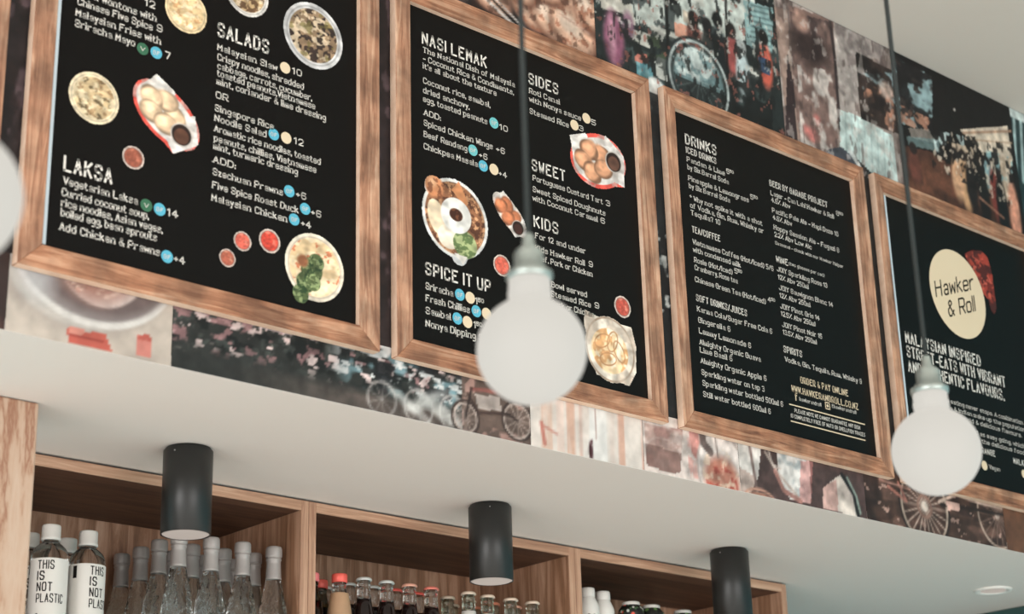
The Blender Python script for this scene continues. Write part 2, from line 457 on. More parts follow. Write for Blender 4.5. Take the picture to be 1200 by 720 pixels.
p.blot((228, 196, 178), 8, .035, .02, .5, .12, .9, m); p.blot((196, 120, 100), 9, .03, .02, .62, .08, .7, m); p.blot((120, 76, 66), 19, .03, .02, .66, .1, .6, m)
p.poly((206, 92, 76), WP(78, 384, 124, 393, 131, 412, 79, 402)); p.poly((226, 140, 122), WP(80, 383, 100, 387, 96, 394, 80, 390)); p.poly((172, 66, 56), WP(79, 391, 122, 400, 122, 402, 79, 393))
p.poly((226, 134, 120), WP(159, 391, 176, 394, 177, 421, 160, 418)); p.blot((190, 80, 66), 21, .02, .02, .55, .1, .8, p.m_poly(WP(159, 391, 176, 394, 177, 421, 160, 418)))
put(p, 'l1', 'pale mural print of a white rimmed bowl of broth, below the salads board')
p = pic(xb[1], xb[2] - .001, Zb, ZM, (42, 44, 42))
tr = np.clip((p.X - W(430, 470)[0]) / .25, 0, 1)
p.poly((84, 72, 68), WP(200, 418, 380, 448, 470, 470, 622, 500, 622, 524, 200, 436), .0)
p.mix(np.clip((W(400, 448)[1] - p.Z) / .02, 0, 1) * np.clip((p.X - W(260, 440)[0]) / .3, 0, 1), (98, 84, 78), .9)
up = np.clip((p.Z - W(300, 432)[1]) / .03 - .0, 0, 1)
p.blot((16, 20, 20), 31, .03, .03, .5, .1, .9, up); p.blot((70, 76, 72), 131, .02, .02, .6, .06, .7, up)
p.blot((226, 200, 196), 32, .026, .016, .635, .04, 1, up * np.clip((W(545, 420)[0] - p.X) / .05, 0, 1))
p.blot((170, 120, 122), 33, .022, .014, .66, .05, .8, up * np.clip((W(545, 420)[0] - p.X) / .05, 0, 1))
p.blot((120, 158, 168), 34, .06, .035, .52, .08, .9, up * np.clip((p.X - W(390, 440)[0]) / .04, 0, 1) * np.clip((W(555, 440)[0] - p.X) / .04, 0, 1))
p.blot((214, 216, 216), 35, .030, .016, .60, .05, 1, np.clip((p.X - W(380, 440)[0]) / .05, 0, 1) * np.clip((W(560, 440)[0] - p.X) / .05, 0, 1) * np.clip((p.Z - 1.0) / .02, 0, 1))
p.blot((24, 26, 30), 36, .045, .03, .55, .05, .9, np.clip((p.X - W(390, 440)[0]) / .05, 0, 1) * np.clip((W(560, 440)[0] - p.X) / .05, 0, 1) * np.clip((p.Z - .995) / .02, 0, 1))
for px, py, r in ((447, 468, .035), (490, 478, .036), (532, 486, .038)):
    q = W(px, py); p.ring((176, 168, 164), *q, r, .005, al=.8); spokes(p, *q, r, (150, 142, 138), 9, .0025, .6)
for px, py, rx, ry, rot in ((500, 470, .05, .016, .5), (520, 486, .07, .018, -.45), (478, 474, .05, .012, -.5)):
    q = W(px, py); p.ell((216, 216, 212), *q, rx, ry * .8, rot=rot, soft=.012, al=.7)
# trishaw parked at the right hand end
ts = p.m_poly(WP(541, 430, 625, 440, 625, 525, 541, 505))
p.mix(ts, (112, 88, 78), .85); p.mix(ts * np.clip((W(580, 500)[1] - p.Z) / .03, 0, 1), (88, 72, 66), .8)
p.blot((196, 150, 138), 38, .03, .03, .58, .06, .8, ts)
for px, py, r in ((545, 490, .036), (606, 494, .042)):
    q = W(px, py); p.ring((60, 44, 40), *q, r, .007); p.ring((196, 176, 166), *q, r - .006, .004); spokes(p, *q, r - .006, (190, 168, 158), 12, .0025, .8)
p.line((60, 42, 38), WP(548, 462, 560, 484, 596, 486, 606, 494), .006); p.poly((176, 160, 152), WP(556, 462, 584, 466, 588, 482, 560, 480)); p.line((150, 84, 76), WP(552, 456, 598, 462, 618, 470), .007); p.line((50, 36, 34), WP(545, 490, 552, 455), .005)
put(p, 'l2', 'dark mural print of parked bicycles, blossom and a trishaw, lower strip')
p = pic(xb[2], xb[3] - .001, Zb, ZM, (234, 220, 210))
for k, (px, w, c_, al) in enumerate(((640, .03, (232, 190, 168), .8), (656, .02, (240, 210, 196), .8), (668, .022, (226, 172, 146), .8), (680, .01, (206, 150, 130), .5), (700, .05, (240, 236, 232), .9), (716, .012, (228, 206, 194), .7), (727, .018, (230, 176, 152), .9), (742, .03, (238, 224, 214), .8), (753, .014, (222, 160, 140), .8))):
    x = W(px, 520)[0]; p.line(c_, [(x, Zb - .1), (x + .004, ZM)], w, al)
p.blot((238, 232, 226), 41, .02, .12, .5, .2, .5)
p.line((196, 96, 80), WP(634, 496, 638, 520), .01, .7); p.line((206, 120, 104), WP(636, 499, 652, 509), .006, .6)
p.ell((70, 26, 34), *W(692, 529), .006, .018); p.ell((90, 40, 46), *W(693, 518), .003, .004); p.line((160, 110, 100), WP(697, 480, 698, 515), .003, .7)
put(p, 'l3', 'pale pink mural print of weathered white and peach planks on the lower strip')
p = pic(xb[3], xb[4] - .001, Zb, ZM, (224, 206, 198))
g = p.m_poly(WP(755, 497, 800, 503, 797, 556, 775, 552, 757, 545)); p.mix(g, (196, 160, 150)); p.blot((220, 196, 188), 45, .03, .015, .5, .15, .8, g); p.blot((164, 116, 108), 46, .05, .03, .55, .1, .7, g)
p.mix(g * p.m_poly(WP(755, 520, 800, 532, 800, 560, 755, 550)), (132, 96, 88), .75)
p.ring((222, 200, 192), *W(777, 540), .06, .004, .05, al=.5)
p.line((206, 110, 100), WP(812, 505, 815, 528, 826, 545), .03, .7); p.blot((232, 160, 150), 47, .02, .03, .5, .1, .7, p.m_poly(WP(803, 500, 822, 504, 838, 566, 806, 560)))
q = W(845, 552); p.ell((226, 212, 206), *q, .075, .085); p.ring((190, 172, 166), *q, .078, .006, .088); p.ell((204, 130, 108), q[0], q[1] - .02, .055, .05, soft=.02); p.blot((176, 72, 60), 49, .02, .02, .5, .1, .8, p.m_ell(q[0], q[1] - .03, .05, .04)); p.blot((236, 206, 180), 50, .018, .018, .6, .1, .8, p.m_ell(q[0], q[1] - .01, .06, .06))
p.line((90, 70, 66), WP(822, 508, 824, 520, 832, 530), .02, .8); p.line((140, 120, 114), WP(837, 510, 841, 536), .004)
put(p, 'l4', 'mural print of iced drinks in glasses, below the drinks board')
p = pic(xb[4], xb[5] - .001, Zb, ZM, (86, 64, 62))
p.poly((226, 218, 212), WP(860, 505, 893, 510, 888, 560, 876, 582, 860, 578)); p.poly((196, 168, 156), WP(862, 545, 886, 560, 880, 580, 860, 575), .8); p.line((136, 110, 104), WP(878, 524, 887, 576), .009)
q = W(890, 588); p.ring((206, 150, 126), *q, .055, .006, .03); p.ell((190, 130, 104), *q, .045, .02, al=.8)
p.poly((232, 226, 222), WP(910, 528, 948, 535, 950, 590, 926, 586, 912, 565)); p.blot((176, 186, 190), 52, .03, .03, .52, .1, .8, p.m_poly(WP(912, 532, 940, 540, 944, 582, 925, 580, 912, 560))); p.poly((216, 130, 124), WP(938, 540, 952, 542, 950, 591, 936, 589), .6)
p.line((206, 184, 172), WP(896, 530, 912, 556, 936, 584), .007); p.line((176, 120, 110), WP(908, 553, 918, 575, 938, 588), .012); p.line((216, 196, 186), WP(900, 529, 905, 545, 914, 550), .005)
p.poly((232, 216, 204), WP(985, 556, 1007, 592, 1004, 606, 964, 597, 964, 572)); p.poly((214, 160, 150), WP(964, 572, 980, 561, 982, 600, 964, 596), .8); p.line((30, 30, 34), WP(986, 557, 1000, 580, 1005, 604), .012); p.line((160, 186, 172), WP(992, 560, 1003, 582, 1008, 602), .006)
p.blot((60, 44, 46), 53, .15, .1, .5, .2, .5, p.m_poly(WP(950, 530, 1020, 550, 1020, 612, 950, 592)))
put(p, 'l5', 'dark mural print of white folded cups, below the drinks board')
p = pic(xb[5], xb[6] - .001, Zb, ZM, (74, 50, 42))
p.blot((120, 84, 72), 55, .12, .035, .48, .12, .8); p.blot((46, 30, 28), 56, .1, .05, .55, .1, .7); p.blot((214, 170, 154), 57, .02, .015, .72, .03, .8)
q = W(1083, 594); p.ell((66, 44, 38), *q, .098, .098, al=.5); p.ring((44, 30, 28), *q, .102, .014); p.ring((206, 180, 160), *q, .094, .007); spokes(p, *q, .09, (206, 180, 164), 22, .0035, .85); p.ell((222, 202, 188), *q, .013); p.ring((150, 110, 96), *q, .03, .008)
q2 = W(1168, 605); p.ring((200, 172, 154), *q2, .085, .006); spokes(p, *q2, .08, (160, 128, 114), 18, .003, .7); p.ell((196, 170, 156), *q2, .01)
p.line((222, 190, 172), WP(1100, 588, 1120, 580, 1148, 590, 1180, 598), .008); p.line((40, 28, 26), WP(1102, 592, 1140, 597, 1176, 604), .008); p.poly((216, 170, 156), WP(1108, 588, 1124, 591, 1124, 600, 1110, 598)); p.line((196, 120, 104), WP(1040, 570, 1062, 588, 1052, 566), .008, .9); p.line((206, 150, 134), WP(1030, 562, 1066, 574), .006, .8)
put(p, 'l6', 'brown mural print of an old bicycle wheel at lower right')
p = pic(xb[6], x_end, Zb, ZM, (118, 76, 54), .008); p.blot((98, 62, 46), 59, .08, .2, .5, .2, .6); put(p, 'l7', 'plain brown mural print at the right end of the lower strip', .25)

# upper row ---------------------------------------------------------------
xu = [W(697, 30)[0], W(908, 20)[0], W(1043, 60)[0] , W(1182, 125)[0]]
Zt = ZC - .002
p = pic(.45, xu[0] - .001, ZM, Zt, (44, 34, 32))
p.blot((96, 76, 74), 61, .05, .09, .55, .1, .8); p.blot((20, 18, 18), 62, .08, .08, .5, .1, .8)
for px, py, rx, rz, rot in ((572, -6, .06, .035, -.3), (622, 12, .06, .04, -.5), (645, 22, .075, .045, -.6), (660, -5, .06, .05, -.4), (672, 38, .07, .05, -.5), (688, 10, .04, .06, .1), (640, -20, .07, .05, .2), (612, -18, .05, .05, 0)):
    q = W(px, py); p.ell((120, 72, 54), *q, rx * 1.1, rz * 1.12, rot=rot, soft=.012); p.ell((226, 176, 146), q[0] - .003, q[1] + .005, rx, rz, rot=rot, soft=.02); p.ell((246, 214, 190), q[0] - .012, q[1] + .014, rx * .55, rz * .45, rot=rot, soft=.015)
    p.blot((170, 100, 72), 70 + px, .02, .02, .62, .06, .7, p.m_ell(*q, rx, rz, rot=rot))
p.line((226, 216, 208), WP(566, -4, 604, 32), .008); p.line((200, 190, 184), WP(578, -4, 616, 36), .005); p.line((206, 160, 140), WP(655, 16, 690, 40), .006, .8)
p.line((20, 18, 18), WP(573, -4, 611, 35), .006)
# dark foliage and a purple flower where it shows between the boards
q = W(447, 150); p.ell((92, 70, 78), q[0], q[1], .03, .06, soft=.02, al=.6)
p.blot((70, 40, 30), 208, .018, .018, .64, .05, .5)
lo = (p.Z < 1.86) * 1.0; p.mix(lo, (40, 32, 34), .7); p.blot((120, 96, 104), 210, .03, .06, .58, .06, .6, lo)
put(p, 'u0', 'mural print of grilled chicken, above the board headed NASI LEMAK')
p = pic(xu[0], xu[1] - .001, ZM, Zt, (34, 42, 42))
p.blot((84, 100, 100), 81, .06, .05, .56, .08, .6)
p.poly((206, 214, 206), WP(755, -12, 884, -12, 884, 50, 800, 36, 722, 28, 716, -12)); p.blot((70, 78, 78), 82, .035, .05, .53, .06, .9, p.m_poly(WP(716, -12, 884, -12, 884, 50, 800, 36, 722, 28)))
p.poly((150, 186, 186), WP(870, 0, 905, 10, 905, 62, 874, 52))
for k in range(9):
    y = 6 + 6.2 * k; p.line((96, 128, 130), WP(880, y, 904, y + 6), .005)
p.poly((214, 206, 192), WP(700, -12, 735, -12, 745, 30, 722, 22, 705, 10), .9); p.line((30, 34, 34), WP(697, 12, 728, 18, 748, 40, 782, 54), .012)
p.poly((210, 208, 196), WP(738, 34, 762, 40, 762, 58, 740, 48), .9); p.blot((70, 84, 62), 83, .025, .02, .48, .08, .9, p.m_poly(WP(758, 38, 782, 44, 782, 72, 758, 66)))
q = W(719, 46); p.ell((150, 84, 112), *q, .032, .07, soft=.015); p.ell((214, 150, 172), q[0] - .006, q[1] + .005, .012, .05, soft=.012); p.line((30, 30, 32), WP(719, 18, 719, 30), .006)
q = W(736, 30); p.ell((150, 110, 130), *q, .018, .035, soft=.01)
p.poly((226, 126, 108), WP(746, 62, 757, 64, 760, 74, 744, 72)); p.poly((96, 158, 170), WP(744, 68, 762, 74, 766, 100, 748, 96)); p.poly((216, 130, 112), WP(744, 66, 760, 70, 760, 76, 744, 72)); p.blot((150, 200, 204), 84, .02, .03, .55, .08, .7, p.m_poly(WP(744, 72, 762, 76, 766, 100, 748, 96)))
p.poly((206, 208, 200), WP(766, 66, 780, 70, 784, 98, 770, 92)); p.blot((60, 66, 64), 85, .02, .02, .55, .06, .8, p.m_poly(WP(766, 66, 780, 70, 784, 98, 770, 92)))
p.ell((46, 88, 92), *W(757, 104), .035, .03, soft=.02)
# the cart: counter, box, big wheel
p.poly((150, 176, 176), WP(785, 64, 850, 84, 852, 128, 786, 106)); p.blot((36, 46, 48), 86, .05, .04, .5, .1, .9, p.m_poly(WP(785, 64, 850, 84, 852, 128, 786, 106)))
p.line((206, 206, 196), WP(765, 34, 800, 46, 888, 86), .018); p.line((70, 74, 72), WP(765, 38, 800, 51, 888, 92), .01)
p.poly((226, 158, 132), WP(790, 26, 812, 32, 812, 50, 790, 42)); p.poly((206, 190, 170), WP(800, 12, 815, 17, 815, 32, 800, 26)); p.poly((236, 216, 200), WP(812, 34, 824, 38, 824, 52, 812, 50))
# customers and the cook
for px, py, h, hc, bc in ((812, 22, .1, (28, 22, 20), (96, 56, 50)), (828, 30, .12, (24, 24, 26), (60, 62, 60)), (840, 24, .15, (18, 18, 18), (26, 34, 38)), (856, 36, .12, (40, 34, 32), (176, 84, 80)), (868, 56, .13, (200, 206, 204), (190, 206, 208)), (894, 44, .14, (24, 22, 22), (226, 96, 74))):
    q = W(px, py); p.ell(bc, q[0], q[1] - h * .55, .026, h * .45, soft=.01); p.ell(hc, *q, .018, .022, soft=.006)
p.poly((60, 86, 120), WP(888, 66, 900, 70, 902, 90, 890, 84)); p.line((16, 18, 18), WP(780, -12, 784, 108), .01); p.line((20, 20, 20), WP(850, 0, 853, 130), .008); p.poly((24, 22, 22), WP(784, -12, 795, -12, 794, 6, 784, 4))
p.blot((14, 18, 18), 88, .08, .06, .45, .1, .85, p.m_poly(WP(850, 92, 905, 104, 905, 170, 770, 130, 770, 100)))
p.blot((150, 150, 150), 89, .02, .02, .72, .04, .6, p.m_poly(WP(850, 100, 905, 120, 905, 170, 850, 140)))
q = W(819, 95); p.ring((30, 38, 40), *q, .112, .016); p.ring((186, 198, 196), *q, .104, .008); p.ring((70, 84, 84), *q, .09, .006)
m = p.m_ell(*q, .084); p.mix(m, (120, 154, 158), .8); p.blot((210, 220, 216), 87, .03, .03, .5, .08, .9, m * (p.Z > q[1])); p.mix(m * (p.Z < q[1] - .01), (30, 36, 36), .85); spokes(p, *q, .085, (170, 182, 180), 14, .0025, .4)
p.ell((222, 224, 220), *W(768, 112), .04, .045, soft=.006)
p.blot((206, 204, 194), 201, .016, .02, .66, .04, .75, (p.Z > W(800, 60)[1]) * 1.0); p.blot((20, 24, 24), 202, .02, .035, .6, .05, .8); p.blot((170, 96, 84), 203, .016, .02, .72, .03, .7)
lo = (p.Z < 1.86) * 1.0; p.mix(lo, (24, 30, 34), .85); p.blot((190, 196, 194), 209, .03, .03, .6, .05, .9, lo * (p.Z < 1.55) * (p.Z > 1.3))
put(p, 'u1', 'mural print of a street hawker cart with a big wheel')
p = pic(xu[1], xu[2] - .001, ZM, Zt, (150, 132, 124))
p.blot((196, 180, 172), 91, .06, .12, .48, .12, .8); p.blot((104, 84, 80), 92, .05, .12, .58, .08, .7)
p.poly((178, 146, 132), WP(906, 8, 922, 12, 938, 165, 924, 160, 914, 80)); p.poly((58, 42, 44), WP(922, 62, 930, 100, 934, 166, 920, 160))
p.poly((134, 104, 96), WP(924, 6, 976, 24, 982, 178, 936, 160, 928, 80)); p.blot((70, 54, 54), 93, .05, .06, .5, .1, .8, p.m_poly(WP(926, 14, 974, 26, 974, 76, 930, 66)))
p.ell((48, 34, 34), *W(949, 56), .075, .05, soft=.04, al=.85); p.ell((196, 150, 132), *W(938, 24), .03, .03, soft=.02, al=.9)
p.blot((220, 208, 200), 94, .05, .07, .46, .1, .85, p.m_poly(WP(934, 76, 978, 84, 982, 178, 938, 168)))
for px, py, r in ((952, 158, .02), (944, 152, .012), (957, 140, .012)): p.ell((222, 120, 112), *W(px, py), r, r, soft=.015, al=.8)
p.line((52, 40, 42), WP(972, 20, 978, 70, 984, 150), .012); p.poly((176, 164, 158), WP(978, 26, 1036, 52, 1036, 70, 1004, 66, 1006, 140, 984, 135), .75); p.blot((120, 106, 104), 95, .05, .05, .52, .1, .6, p.m_poly(WP(978, 26, 1036, 52, 1050, 214, 984, 135)))
p.poly((200, 218, 214), WP(984, 128, 1012, 140, 1046, 160, 1052, 216, 1010, 202, 984, 180))
for k in range(8): p.line((160, 184, 182), WP(990 + 7.5 * k, 132 + 4 * k, 993 + 7.5 * k, 206 + 3 * k), .004, .8)
p.poly((70, 74, 84), WP(968, 176, 985, 172, 1000, 184, 1010, 204, 975, 196)); p.line((212, 216, 214), WP(996, 178, 1016, 208), .016); p.poly((30, 32, 34), WP(1004, 186, 1024, 206, 1014, 208))
# small market snapshot
sm = p.m_poly(WP(1002, 60, 1095, 110, 1095, 175, 1008, 140)); p.mix(sm, (56, 42, 38)); p.blot((150, 178, 184), 96, .045, .03, .54, .06, .9, sm * (p.Z > W(1040, 118)[1])); p.blot((206, 140, 110), 97, .04, .035, .5, .08, .85, sm * (p.Z < W(1040, 104)[1])); p.blot((30, 24, 24), 98, .05, .05, .52, .1, .8, sm)
p.ell((226, 196, 180), *W(1038, 106), .03, .025, soft=.015, al=.8)
p.blot((84, 66, 62), 204, .018, .06, .62, .06, .55); p.blot((214, 204, 196), 205, .02, .03, .66, .05, .5)
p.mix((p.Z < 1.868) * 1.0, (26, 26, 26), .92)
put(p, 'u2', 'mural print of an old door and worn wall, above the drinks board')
p = pic(xu[2], xu[3] - .001, ZM, Zt, (22, 18, 18))
fl = p.m_poly(WP(1046, 168, 1090, 178, 1186, 242, 1190, 310, 1046, 240)); p.mix(fl, (84, 50, 38)); p.blot((128, 76, 54), 101, .2, .06, .48, .15, .7, fl); p.blot((44, 28, 26), 102, .15, .08, .56, .1, .7, fl)
sm = p.m_poly(WP(1036, 60, 1092, 90, 1092, 156, 1040, 140)); p.mix(sm, (60, 50, 48)); p.blot((150, 180, 184), 103, .05, .025, .5, .06, .95, sm); p.blot((26, 24, 26), 104, .05, .04, .55, .06, .9, sm); p.blot((206, 140, 110), 105, .03, .03, .55, .06, .8, sm * (p.Z < W(1066, 128)[1]))
p.poly((206, 190, 176), WP(1064, 150, 1088, 152, 1096, 168, 1068, 162), .6); p.poly((120, 150, 150), WP(1062, 160, 1104, 164, 1100, 178, 1064, 170), .7)
p.poly((236, 214, 190), WP(1124, 152, 1180, 148, 1186, 186, 1150, 178)); p.line((196, 150, 120), WP(1128, 156, 1184, 154), .007); p.line((206, 170, 140), WP(1140, 164, 1185, 168), .005)
p.blot((196, 214, 212), 106, .05, .035, .48, .07, .95, p.m_poly(WP(1092, 152, 1128, 160, 1134, 204, 1096, 182)))
p.blot((226, 196, 166), 107, .04, .07, .48, .07, .9, p.m_poly(WP(1110, 166, 1186, 186, 1186, 240, 1120, 206)))
p.blot((150, 190, 194), 108, .03, .05, .55, .06, .9, p.m_poly(WP(1140, 170, 1186, 186, 1186, 238, 1146, 214)))
for px, py, h, c_ in ((1128, 186, .16, (226, 170, 120)), (1119, 184, .13, (214, 160, 120)), (1148, 192, .2, (26, 20, 20)), (1163, 196, .16, (150, 60, 50)), (1170, 208, .2, (18, 16, 18)), (1184, 212, .2, (226, 150, 120)), (1135, 190, .14, (30, 24, 24)), (1070, 178, .09, (110, 60, 48))):
    q = W(px, py); p.ell(c_, q[0], q[1] - h * .5, .026, h * .5, soft=.012); p.ell((40, 28, 26), q[0], q[1] + .01, .016, .018, soft=.006)
p.ell((236, 226, 214), *W(1118, 129), .004); p.line((226, 150, 116), WP(1148, 232, 1176, 256), .008, .6)
mk = p.m_poly(WP(1092, 150, 1186, 170, 1186, 244, 1092, 196)); p.blot((22, 18, 18), 206, .018, .03, .56, .05, .85, mk); p.blot((236, 214, 190), 207, .014, .02, .66, .04, .8, mk)
put(p, 'u3', 'dark mural print of a night market with a pale awning')
p = pic(xu[3], x_end, ZM, Zt, (36, 60, 62), .006)
for k in range(12): p.line((186, 214, 214), WP(1187 + 8 * k, 126 + 3 * k, 1191 + 8 * k, 210 + 3 * k), .012)
p.line((214, 226, 222), WP(1182, 130, 1290, 186), .03)
put(p, 'u4', 'teal and white striped mural print at the upper right edge')

# ------------------------------------------------------------------ framed menu boards
class Board:
    def __init__(s, k, label):
        s.x0 = BX[k]; s.root = empty('menu_board', (BX[k] + BW / 2, YW, ZB), label, 'menu board', 'framed menu boards')
        s.off = Vector((BX[k] + BW / 2, YW, ZB))
        x0, x1, z0, z1 = s.x0, s.x0 + BW, ZB, ZB + BH
        y0, y1 = YF, YW - .002
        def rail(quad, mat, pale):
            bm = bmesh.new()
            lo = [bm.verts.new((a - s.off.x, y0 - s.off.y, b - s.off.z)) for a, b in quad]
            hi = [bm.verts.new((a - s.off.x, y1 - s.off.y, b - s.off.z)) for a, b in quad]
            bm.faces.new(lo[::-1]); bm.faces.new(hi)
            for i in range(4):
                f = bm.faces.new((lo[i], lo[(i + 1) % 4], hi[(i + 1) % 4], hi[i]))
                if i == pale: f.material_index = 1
            fin(bm, 'frame_rail', mat, s.root, bevel=.0012).data.materials.append(M_lit_side)
        r = RAIL; t = YP - YF; xa, za = x0 - t * x0 / YP, z0 - t * z0 / YP   # near edges stop short of the print, as seen from below
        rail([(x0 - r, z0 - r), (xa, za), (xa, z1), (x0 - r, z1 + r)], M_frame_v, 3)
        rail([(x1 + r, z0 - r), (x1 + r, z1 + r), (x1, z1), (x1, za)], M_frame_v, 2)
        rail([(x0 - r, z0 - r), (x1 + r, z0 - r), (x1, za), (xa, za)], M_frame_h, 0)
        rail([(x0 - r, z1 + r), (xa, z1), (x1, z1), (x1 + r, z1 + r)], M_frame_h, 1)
        s.panel = box('menu_panel', x0 - .024 - s.off.x, x1 + .004 - s.off.x, YP - s.off.y, y1 + .001 - s.off.y, z0 - .012 - s.off.z, z1 + .004 - s.off.z, M_panel, s.root)
    def fix(s, o):
        o.location = -s.off; return o
    def p(s, px, py):
        v = aty(px, py, YP); return v.x, v.z
    def text(s, name, lines, cap, style='body', mat=None, label=None):
        for t, a, b, c in lines:
            x0, z0 = s.p(a, b); x1 = x_at(c, YP, z0); V, F = [], []
            set_line(V, F, t, x0, z0, x1, cap, style)
            n = 'price' if name == 'menu_text' and not any(ch.isalpha() for ch in t) else name
            o = s.fix(flat_mesh(n, V, F, YP - .0006, mat or M_chalk, s.panel))
            if label: o['label'] = label
    def left_edge(s):
        s.fix(box('panel_edge', s.x0 - .002, s.x0 + .0042, YP - .002, YP, ZB, ZB + BH, M_panel_edge, s.panel))
    def badge(s, px, py, kind, r=.0115):
        cx, cz = s.p(px, py); V, F = [], []
        disc(V, F, cx, cz, r)
        nm = {'b': 'gluten_free_badge', 't': 'gluten_free_badge', 'c': 'vegan_badge', 'g': 'vegetarian_badge'}[kind]
        o = s.fix(flat_mesh(nm, V, F, YP - .0006, {'b': M_blue, 't': M_teal_ink, 'c': M_cream, 'g': M_green}[kind], s.panel))
        me = o.data
        if kind in 'btg':
            V2, F2 = [], []
            set_line(V2, F2, 'GF' if kind != 'g' else 'V', cx - r * (.55 if kind != 'g' else .35), cz - r * .35, cx + r * (.55 if kind != 'g' else .35), r * .72, 'head')
            bm = bmesh.new(); bm.from_mesh(me)
            for f in F2:
                fc = bm.faces.new([bm.verts.new((V2[i][0], YP - .0009, V2[i][1])) for i in f]); fc.material_index = 1
            bm.to_mesh(me); bm.free(); me.materials.append(M_chalk)
    def dish(s, name, px, py, hw, paint, asp=1.0, label=None):
        """round or oval picture of a dish; hw = half width seen in the picture"""
        cx, cz = s.p(px, py)
        # half width in metres of a circle whose image is hw pixels wide
        e = .001; X0 = prx(cx, cz); a = (prx(cx + e, cz) - X0) / e; b = (prx(cx, cz + e) - X0) / e
        r = hw / math.hypot(a, b * asp)
        P = Pic(cx - r * 1.15, cz - r * asp * 1.15, cx + r * 1.15, cz + r * asp * 1.15, .0016, (30, 26, 24))
        paint(P, cx, cz, r, r * asp)
        g = (P.noise(int(px) + 5, r * .22, r * .18, 2) - .5) * 1.1
        P.C = np.clip(P.C * (1 + .42 * g[..., None]), 0, 255)
        o = s.fix(P.build(name, YP - .0006, M_print, s.panel))
        if label: o['label'] = label
def prx(x, z):
    v = Vector((x, YP, z)); return v.dot(CR) / v.dot(CD) * FPX + 600

def bowl(rim, inner, spots, seed):
    def f(P, x, z, r, rz):
        P.M = P.m_ell(x, z, r, rz); P.mix(P.M, rim)
        P.ring([v * .82 for v in rim], x, z, r * .9, r * .05, rz * .9)
        m = P.m_ell(x, z, r * .8, rz * .8); P.mix(m, inner)
        for k, (c, thr, al) in enumerate(spots): P.blot(c, seed * 7 + k, r * .2, r * .17, thr, .07, al, m)
    return f
def sauce(col, spot):
    def f(P, x, z, r, rz):
        P.M = P.m_ell(x, z, r, rz); P.mix(P.M, (206, 190, 180)); P.ell((120, 84, 74), x, z, r * .82, rz * .82)
        m = P.m_ell(x, z, r * .76, rz * .76); P.mix(m, col); P.blot(spot, 3, r * .5, r * .5, .52, .1, .8, m)
    return f
def basket(rot, asp, food, n, tub, boat=True, rim=(226, 88, 76)):
    def f(P, x, z, r, rz):
        c, t = math.cos(rot), math.sin(rot)
        def q(u, v): return (x + r * (u * c - v * t), z + r * (u * t + v * c))
        A, B = (1.12, asp)
        P.M = np.maximum(P.m_ell(x, z, r * A, r * B, rot=rot), P.m_poly([q(-.9, B * .95), q(-.2, B * 1.02), q(-1.0, -.1)]))
        P.M = np.maximum(P.M, P.m_poly([q(.55, B * .95), q(1.12, .1), q(.8, -B * .98), q(.2, -B * .9)]))
        P.C[:] = rim
        P.mix(P.m_ell(x, z, r * A * .9, r * B * .84, rot=rot), (222, 216, 210))
        P.poly((228, 222, 216), [q(-.9, B * .95), q(-.2, B * 1.02), q(-.1, 0), q(-1.0, -.1)])
        P.poly((224, 218, 214), [q(.55, B * .95), q(1.12, .1), q(.8, -B * .98), q(.2, -B * .6), q(.3, .2)])
        P.blot((190, 180, 174), 11, r * .3, r * .3, .56, .06, .6)
        rs = random.Random(int(x * 1000))
        for k in range(n):
            a = 6.283 * k / n + .5; rr = .42 if n > 3 else .3
            u, v = -.18 + rr * math.cos(a), .02 + rr * B * math.sin(a)
            g = q(u, v); w = r * (.37 if n > 3 else .3)
            P.ell([d * .62 for d in food], g[0], g[1] - r * .03, w, w * .78, rot=rs.uniform(-1, 1), soft=.003); P.ell(food, *g, w * .9, w * .66, rot=rs.uniform(-1, 1), soft=.006); P.ell([min(255, d * 1.16) for d in food], g[0] - r * .05, g[1] + r * .06, w * .5, w * .36, soft=.008)
        g = q(.62, -.05 if asp > .75 else -.08); P.ell((196, 186, 178), *g, r * .33); P.ell((40, 26, 22), *g, r * .29); P.ell(tub, g[0], g[1] - r * .04, r * .22)
    return f
